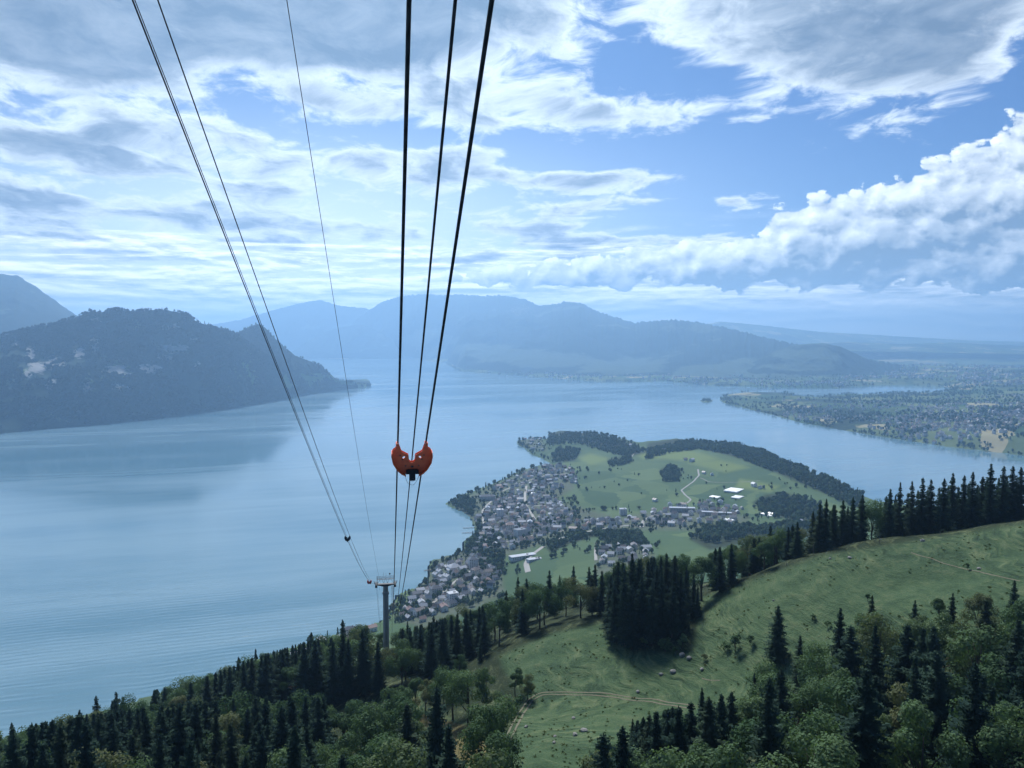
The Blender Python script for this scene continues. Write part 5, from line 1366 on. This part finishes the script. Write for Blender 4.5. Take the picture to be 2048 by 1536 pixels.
rope('track_rope', lambda y: xc_right(y) + GX, zc_right, -40, PY, 0.0195, 0.034, 'thick steel rope overhead, hill-side one of the three near ropes', 'near ropes of the cableway', TAIL(4.6))
rope('haul_rope', lambda y: xc_right(y) + 0.008, lambda y: zc_right(y) - 0.27, -40, PY, 0.0138, 0.025, 'thinner twisted haul rope between the two thick near ropes', 'near ropes of the cableway', TAIL(4.3))
rope('track_rope', lambda y: xc_left(y) - GX, zc_left, -40, PY, 0.021, 0.030, 'outer rope of the far pair sloping down to the pylon', 'far ropes of the cableway', TAIL(-4.6))
rope('track_rope', lambda y: xc_left(y) + GX, zc_left, -40, PY, 0.018, 0.028, 'inner rope of the far pair sloping down to the pylon', 'far ropes of the cableway', TAIL(-4.0))
rope('haul_rope', lambda y: xc_left(y) - 0.02 - 0.25 * max(0, 1 - y / 106.0), lambda y: zc_left(y) - 0.30 * min(1, y / 106.0), -40, PY, 0.012, 0.024, 'thin haul rope under the far pair, hidden close beside it', 'far ropes of the cableway', TAIL(-4.3))
rope('signal_cable', lambda y: -1.5 - 0.1640 * y, lambda y: CAMZ + 10.6 - 0.4310 * y + 0.000215 * y * y, -40, PY, 0.0068, 0.011, 'hair-thin single cable between the two rope pairs', 'far ropes of the cableway', TAIL(0))

# --- orange rope rider hanging on the near ropes
def rope_rider(y, fx, fz, s, label, mat, rich=True):
    """crescent plate with two horns that sit on the track ropes; local x across, z up, y along the ropes; scale s"""
    o = empty('rope_rider', (fx(y), y, fz(y)), math.atan(0.16))
    K = 0.001591; o.scale = (1.10 if rich and s < 1 else 1.0, 1, 1)
    right = [(1357, 706), (1362, 642), (1452, 588), (1478, 512), (1492, 478), (1500, 478), (1532, 548), (1556, 560), (1574, 600), (1577, 650), (1560, 735), (1505, 828), (1450, 880), (1412, 905), (1330, 908)]
    arc = [(1315 + 42 * math.cos(a), 706 + 42 * math.sin(a)) for a in np.linspace(math.pi / 2, 0, 6)][:-1]
    half = [((q[0] - 1315) * K, (478 - q[1]) * K) for q in arc + right]
    outline = half + [(-a, b) for a, b in reversed(half[1:])]
    holes = [[((sg * 106) + 20 * math.cos(a) * 1.1, 668 + 17 * math.sin(a) + sg * 6 * math.cos(a)) for a in np.linspace(0, 2 * math.pi, 13)[:-1]] for sg in (-1, 1)]
    holes = [[(a * K, (478 - b) * K) for a, b in h] for h in holes]
    def plate(name, loops, thick, yoff, m):
        cu_ = bpy.data.curves.new(name, 'CURVE'); cu_.dimensions = '2D'; cu_.fill_mode = 'BOTH'; cu_.extrude = thick / 2; cu_.bevel_depth = 0.004 * s; cu_.bevel_resolution = 1
        for lp in loops:
            sp = cu_.splines.new('POLY'); sp.points.add(len(lp) - 1)
            for i, (a, b) in enumerate(lp): sp.points[i].co = (a * s, b * s, 0, 1)
            sp.use_cyclic_u = True
        tmp = bpy.data.objects.new('tmp', cu_); COL.objects.link(tmp)
        dg = bpy.context.evaluated_depsgraph_get(); me = bpy.data.meshes.new_from_object(tmp.evaluated_get(dg))
        bpy.data.objects.remove(tmp)
        me.transform(Matrix.Translation((0, yoff, 0)) @ Matrix.Rotation(math.pi / 2, 4, 'X')); me.materials.clear()
        me.name = name
        return link(name, me, m, o)
    plate('face_plate', [outline] + (holes if rich else []), 0.02 * s, -0.12 * s, mat)
    plate('back_plate', [outline] + ([[(a * 1.0 , b - 0.035) for a, b in h] for h in holes] if rich else []), 0.02 * s, 0.12 * s, mat)
    # curved guards round the outside that lead the running gear over
    for sg in (-1, 1):
        prof = [((1577 - 1315) * K, (478 - 590) * K), ((1582 - 1315) * K, (478 - 650) * K), ((1565 - 1315) * K, (478 - 735) * K), ((1510 - 1315) * K, (478 - 830) * K), ((1455 - 1315) * K, (478 - 884) * K), ((1400 - 1315) * K, (478 - 914) * K)]
        V, F = [], []
        ys = [(-0.34, 0.80), (-0.24, 0.95), (0, 1.0), (0.24, 0.95), (0.34, 0.80)]
        for (yy, sc_) in ys:
            for a, b in prof: V.append((sg * a * s * (0.9 + 0.1 * sc_), yy * s, b * s - (1 - sc_) * 0.08 * s))
        n = len(prof)
        F = [(i * n + k, i * n + k + 1, (i + 1) * n + k + 1, (i + 1) * n + k) for i in range(len(ys) - 1) for k in range(n - 1)]
        g_ = link('side_guard', mesh_from('side_guard', np.array(V), np.array(F), True), mat, o)
        sm = g_.modifiers.new('t', 'SOLIDIFY'); sm.thickness = 0.012 * s; sm.offset = 0
        # saddle shoe on the rope
        MB().tube([(sg * GX * s, -0.30 * s, -0.01 * s), (sg * GX * s, -0.12 * s, 0.0), (sg * GX * s, 0.12 * s, 0.0), (sg * GX * s, 0.30 * s, -0.01 * s)], [0.026 * s, 0.036 * s, 0.036 * s, 0.026 * s], 10).build('saddle_shoe', mat, o, True)
        if rich:
            for (bx, bz) in ((1440, 700), (1400, 790), (1470, 640)):
                MB().tube([(sg * (bx - 1315) * K * s, -0.13 * s, (478 - bz) * K * s), (sg * (bx - 1315) * K * s, -0.155 * s, (478 - bz) * K * s)], 0.013 * s, 6).build('bolt', M_DARK, o)
    if rich:
        fc = [((q[0] - 1315) * K * s, (478 - q[1]) * K * s) for q in ((1235, 905), (1235, 850), (1255, 838), (1375, 838), (1398, 850), (1398, 905))]
        MB().prism([(a, -0.25 * s, b) for a, b in fc], (0, 0.30 * s, 0)).build('roller_housing', M_BLACK, o)
        MB().box((0, -0.20 * s, (478 - 950) * K * s), ((1352 - 1272) * K * s, 0.10 * s, 95 * K * s)).build('guide_block', M_BLACK, o)
        MB().tube([(-0.10 * s, -0.02 * s, (478 - 800) * K * s), (0.10 * s, -0.02 * s, (478 - 800) * K * s)], 0.055 * s, 16).build('roller', M_DARK, o, True)
        MB().box((0, -0.176 * s, (478 - 800) * K * s), (0.05 * s, 0.014, 0.03 * s)).build('latch', M_DARK, o)
        V = [((1212 - 1315) * K, (478 - 905) * K), ((1240 - 1315) * K, (478 - 1000) * K), ((1262 - 1315) * K, (478 - 1050) * K), (-10 * K, (478 - 1070) * K), (10 * K, (478 - 1070) * K), ((1355 - 1315) * K, (478 - 1045) * K), ((1385 - 1315) * K, (478 - 985) * K), ((1412 - 1315) * K, (478 - 905) * K)]
        MB().tube([(a * s, -0.16 * s, b * s) for a, b in V], 0.0042 * s, 6).build('wire_loop', M_STEEL, o, True)
        MB().tube([(24 * K * s * math.cos(a), -0.255 * s, (478 - 985) * K * s + 20 * K * s * math.sin(a)) for a in np.linspace(0, 2 * math.pi, 14)], 0.004 * s, 6, False).build('ring', M_STEEL, o, True)
    tag(o, label, 'rope rider', 'rope riders on the cableway')
    return o
rope_rider(16.4, xc_right, zc_right, 0.93, 'big orange crescent rope rider with black roller block on the near ropes', M_ORANGE)
rope_rider(106.0, xc_left, zc_left, 1.0, 'dark forked rope rider halfway down the far ropes', M_DARK)
rope_rider(226.0, xc_left, zc_left, 1.6, 'small red rope rider next to the pylon head on the far ropes', M_WARN, False)

# --- pylon
pz0 = Hz(PX, PY)
py_ = empty('cableway_pylon', (PX, PY, pz0), math.atan(0.162)); tag(py_, 'slim concrete pylon with steel cross arm carrying the cableway ropes', 'pylon')
T_ = PZ - pz0
J = T_ - 6.4
MB().tube([(0, 0, -3), (0, 0, J * .5), (0, 0, J)], [1.45, 1.38, 1.32], 12).build('shaft', M_CONC, py_)
MB().tube([(0, 0, J), (0, 0, J + .5), (0, 0, J + 1.3), (0, 0, J + 1.9)], [1.34, 1.6, 1.6, 1.28], 12).build('collar', M_CONC, py_)
MB().tube([(0, 0, J + 1.9), (0, 0, T_ - 1.9)], [1.24, 1.18], 12).build('upper_shaft', M_CONC, py_)
hd = MB().add([(-4.2, -1.0, T_ - 1.2), (4.2, -1.0, T_ - 1.2), (4.2, 1.0, T_ - 1.2), (-4.2, 1.0, T_ - 1.2), (-1.5, -1.0, T_ - 1.9), (1.5, -1.0, T_ - 1.9), (1.5, 1.0, T_ - 1.9), (-1.5, 1.0, T_ - 1.9)], [(0, 1, 2, 3), (7, 6, 5, 4), (0, 4, 5, 1), (1, 5, 6, 2), (2, 6, 7, 3), (3, 7, 4, 0)]).build('head_beam', M_DARK, py_)
MB().box((0, 0, T_ - 1.02), (9.8, 1.9, .30)).build('cross_arm', M_DARK, py_)
for sg in (-1, 1):
    cx = sg * 4.45
    sd = MB().add([(cx - .55, -2.6, T_ - 1.9), (cx + .55, -2.6, T_ - 1.9), (cx + .55, 2.6, T_ - 1.9), (cx - .55, 2.6, T_ - 1.9), (cx - .5, -2.6, T_ - .75), (cx + .5, -2.6, T_ - .75), (cx + .5, 2.6, T_ - .75), (cx - .5, 2.6, T_ - .75)], [(3, 2, 1, 0), (4, 5, 6, 7), (0, 1, 5, 4), (1, 2, 6, 5), (2, 3, 7, 6), (3, 0, 4, 7)]).build('saddle', M_DARK, py_)
    for q in (-GX, GX):
        MB().tube([(cx + q, y, T_ - .1 - .055 * (y / 1.0) ** 2 + .08) for y in np.linspace(-2.8, 2.8, 9)], .13, 8).build('rope_shoe', M_DARK, sd, True)
    MB().tube([(cx + sg * .4, -1.2, T_ - .8), (cx + sg * .8, -1.2, T_ + .15), (cx + sg * 1.0, -1.2, T_ + 1.0)], [.17, .15, .09], 6).build('guide_horn', M_DARK, py_)
    for (y0) in (-.9, .9):
        MB().tube([(sg * 3.9, y0, T_ - .85), (sg * 3.9, y0, T_ + 2.5)], .07, 6).build('frame_post', M_STEEL, py_)
    MB().tube([(sg * 3.9, 0.9, T_ - .85), (sg * 2.0, .9, T_ + 1.5)], .07, 6).build('truss_brace', M_STEEL, py_)
    for x0, x1 in ((2.0, .9), (.9, 0)):
        MB().tube([(sg * x0, .9, T_ + (1.5 if x0 == 2.0 else -.85)), (sg * x1, .9, T_ + (-.85 if x0 == 2.0 else 1.5))], .06, 6).build('truss_brace', M_STEEL, py_)
    for (y0, z0) in ((-.9, 2.5), (-.9, 1.45), (.9, 2.5), (.9, 1.45)): pass
    MB().tube([(sg * 2.9, -1, T_ - 1.9), (sg * 2.9, -1, T_ - 3.4)], .05, 6).build('hanging_pipe', M_STEEL, py_)
for y0 in (-.9, .9):
    for z0 in (1.5, 2.5): MB().tube([(-4.35, y0, T_ + z0), (4.35, y0, T_ + z0)], .085, 6).build('top_rail', M_STEEL, py_)
MB().box((0, -.2, T_ + 1.42), (8.2, .7, .06)).build('walkway', M_DARK, py_)
MB().tube([(-1.0, 0, T_ + 2.5), (-1.0, 0, T_ + 4.6)], .045, 6).build('antenna', M_STEEL, py_)
MB().tube([(.2, 0, T_ + 2.5), (.2, 0, T_ + 4.2)], .045, 6).build('antenna', M_STEEL, py_)
MB().tube([(2.0, 0, T_ + 2.5), (2.0, 0, T_ + 3.7)], .05, 6).build('lamp_pole', M_STEEL, py_)
bm = bmesh.new(); bmesh.ops.create_uvsphere(bm, u_segments=14, v_segments=10, radius=.42); me = bpy.data.meshes.new('ball'); bm.to_mesh(me); bm.free()
bl = link('marker_ball', me, M_DARK, py_); bl.location = (2.0, 0, T_ + 3.9)
ld = MB()
for sx_ in (-.22, .22): ld.tube([(sx_, -1.85, 0), (sx_, -1.62, T_ - 2)], .035, 5)
for k in range(int(T_ / .6)): ld.tube([(-.22, -1.85 + .23 * k * .6 / T_, k * .6), (.22, -1.85 + .23 * k * .6 / T_, k * .6)], .02, 5)
ld.build('ladder', M_STEEL, py_)
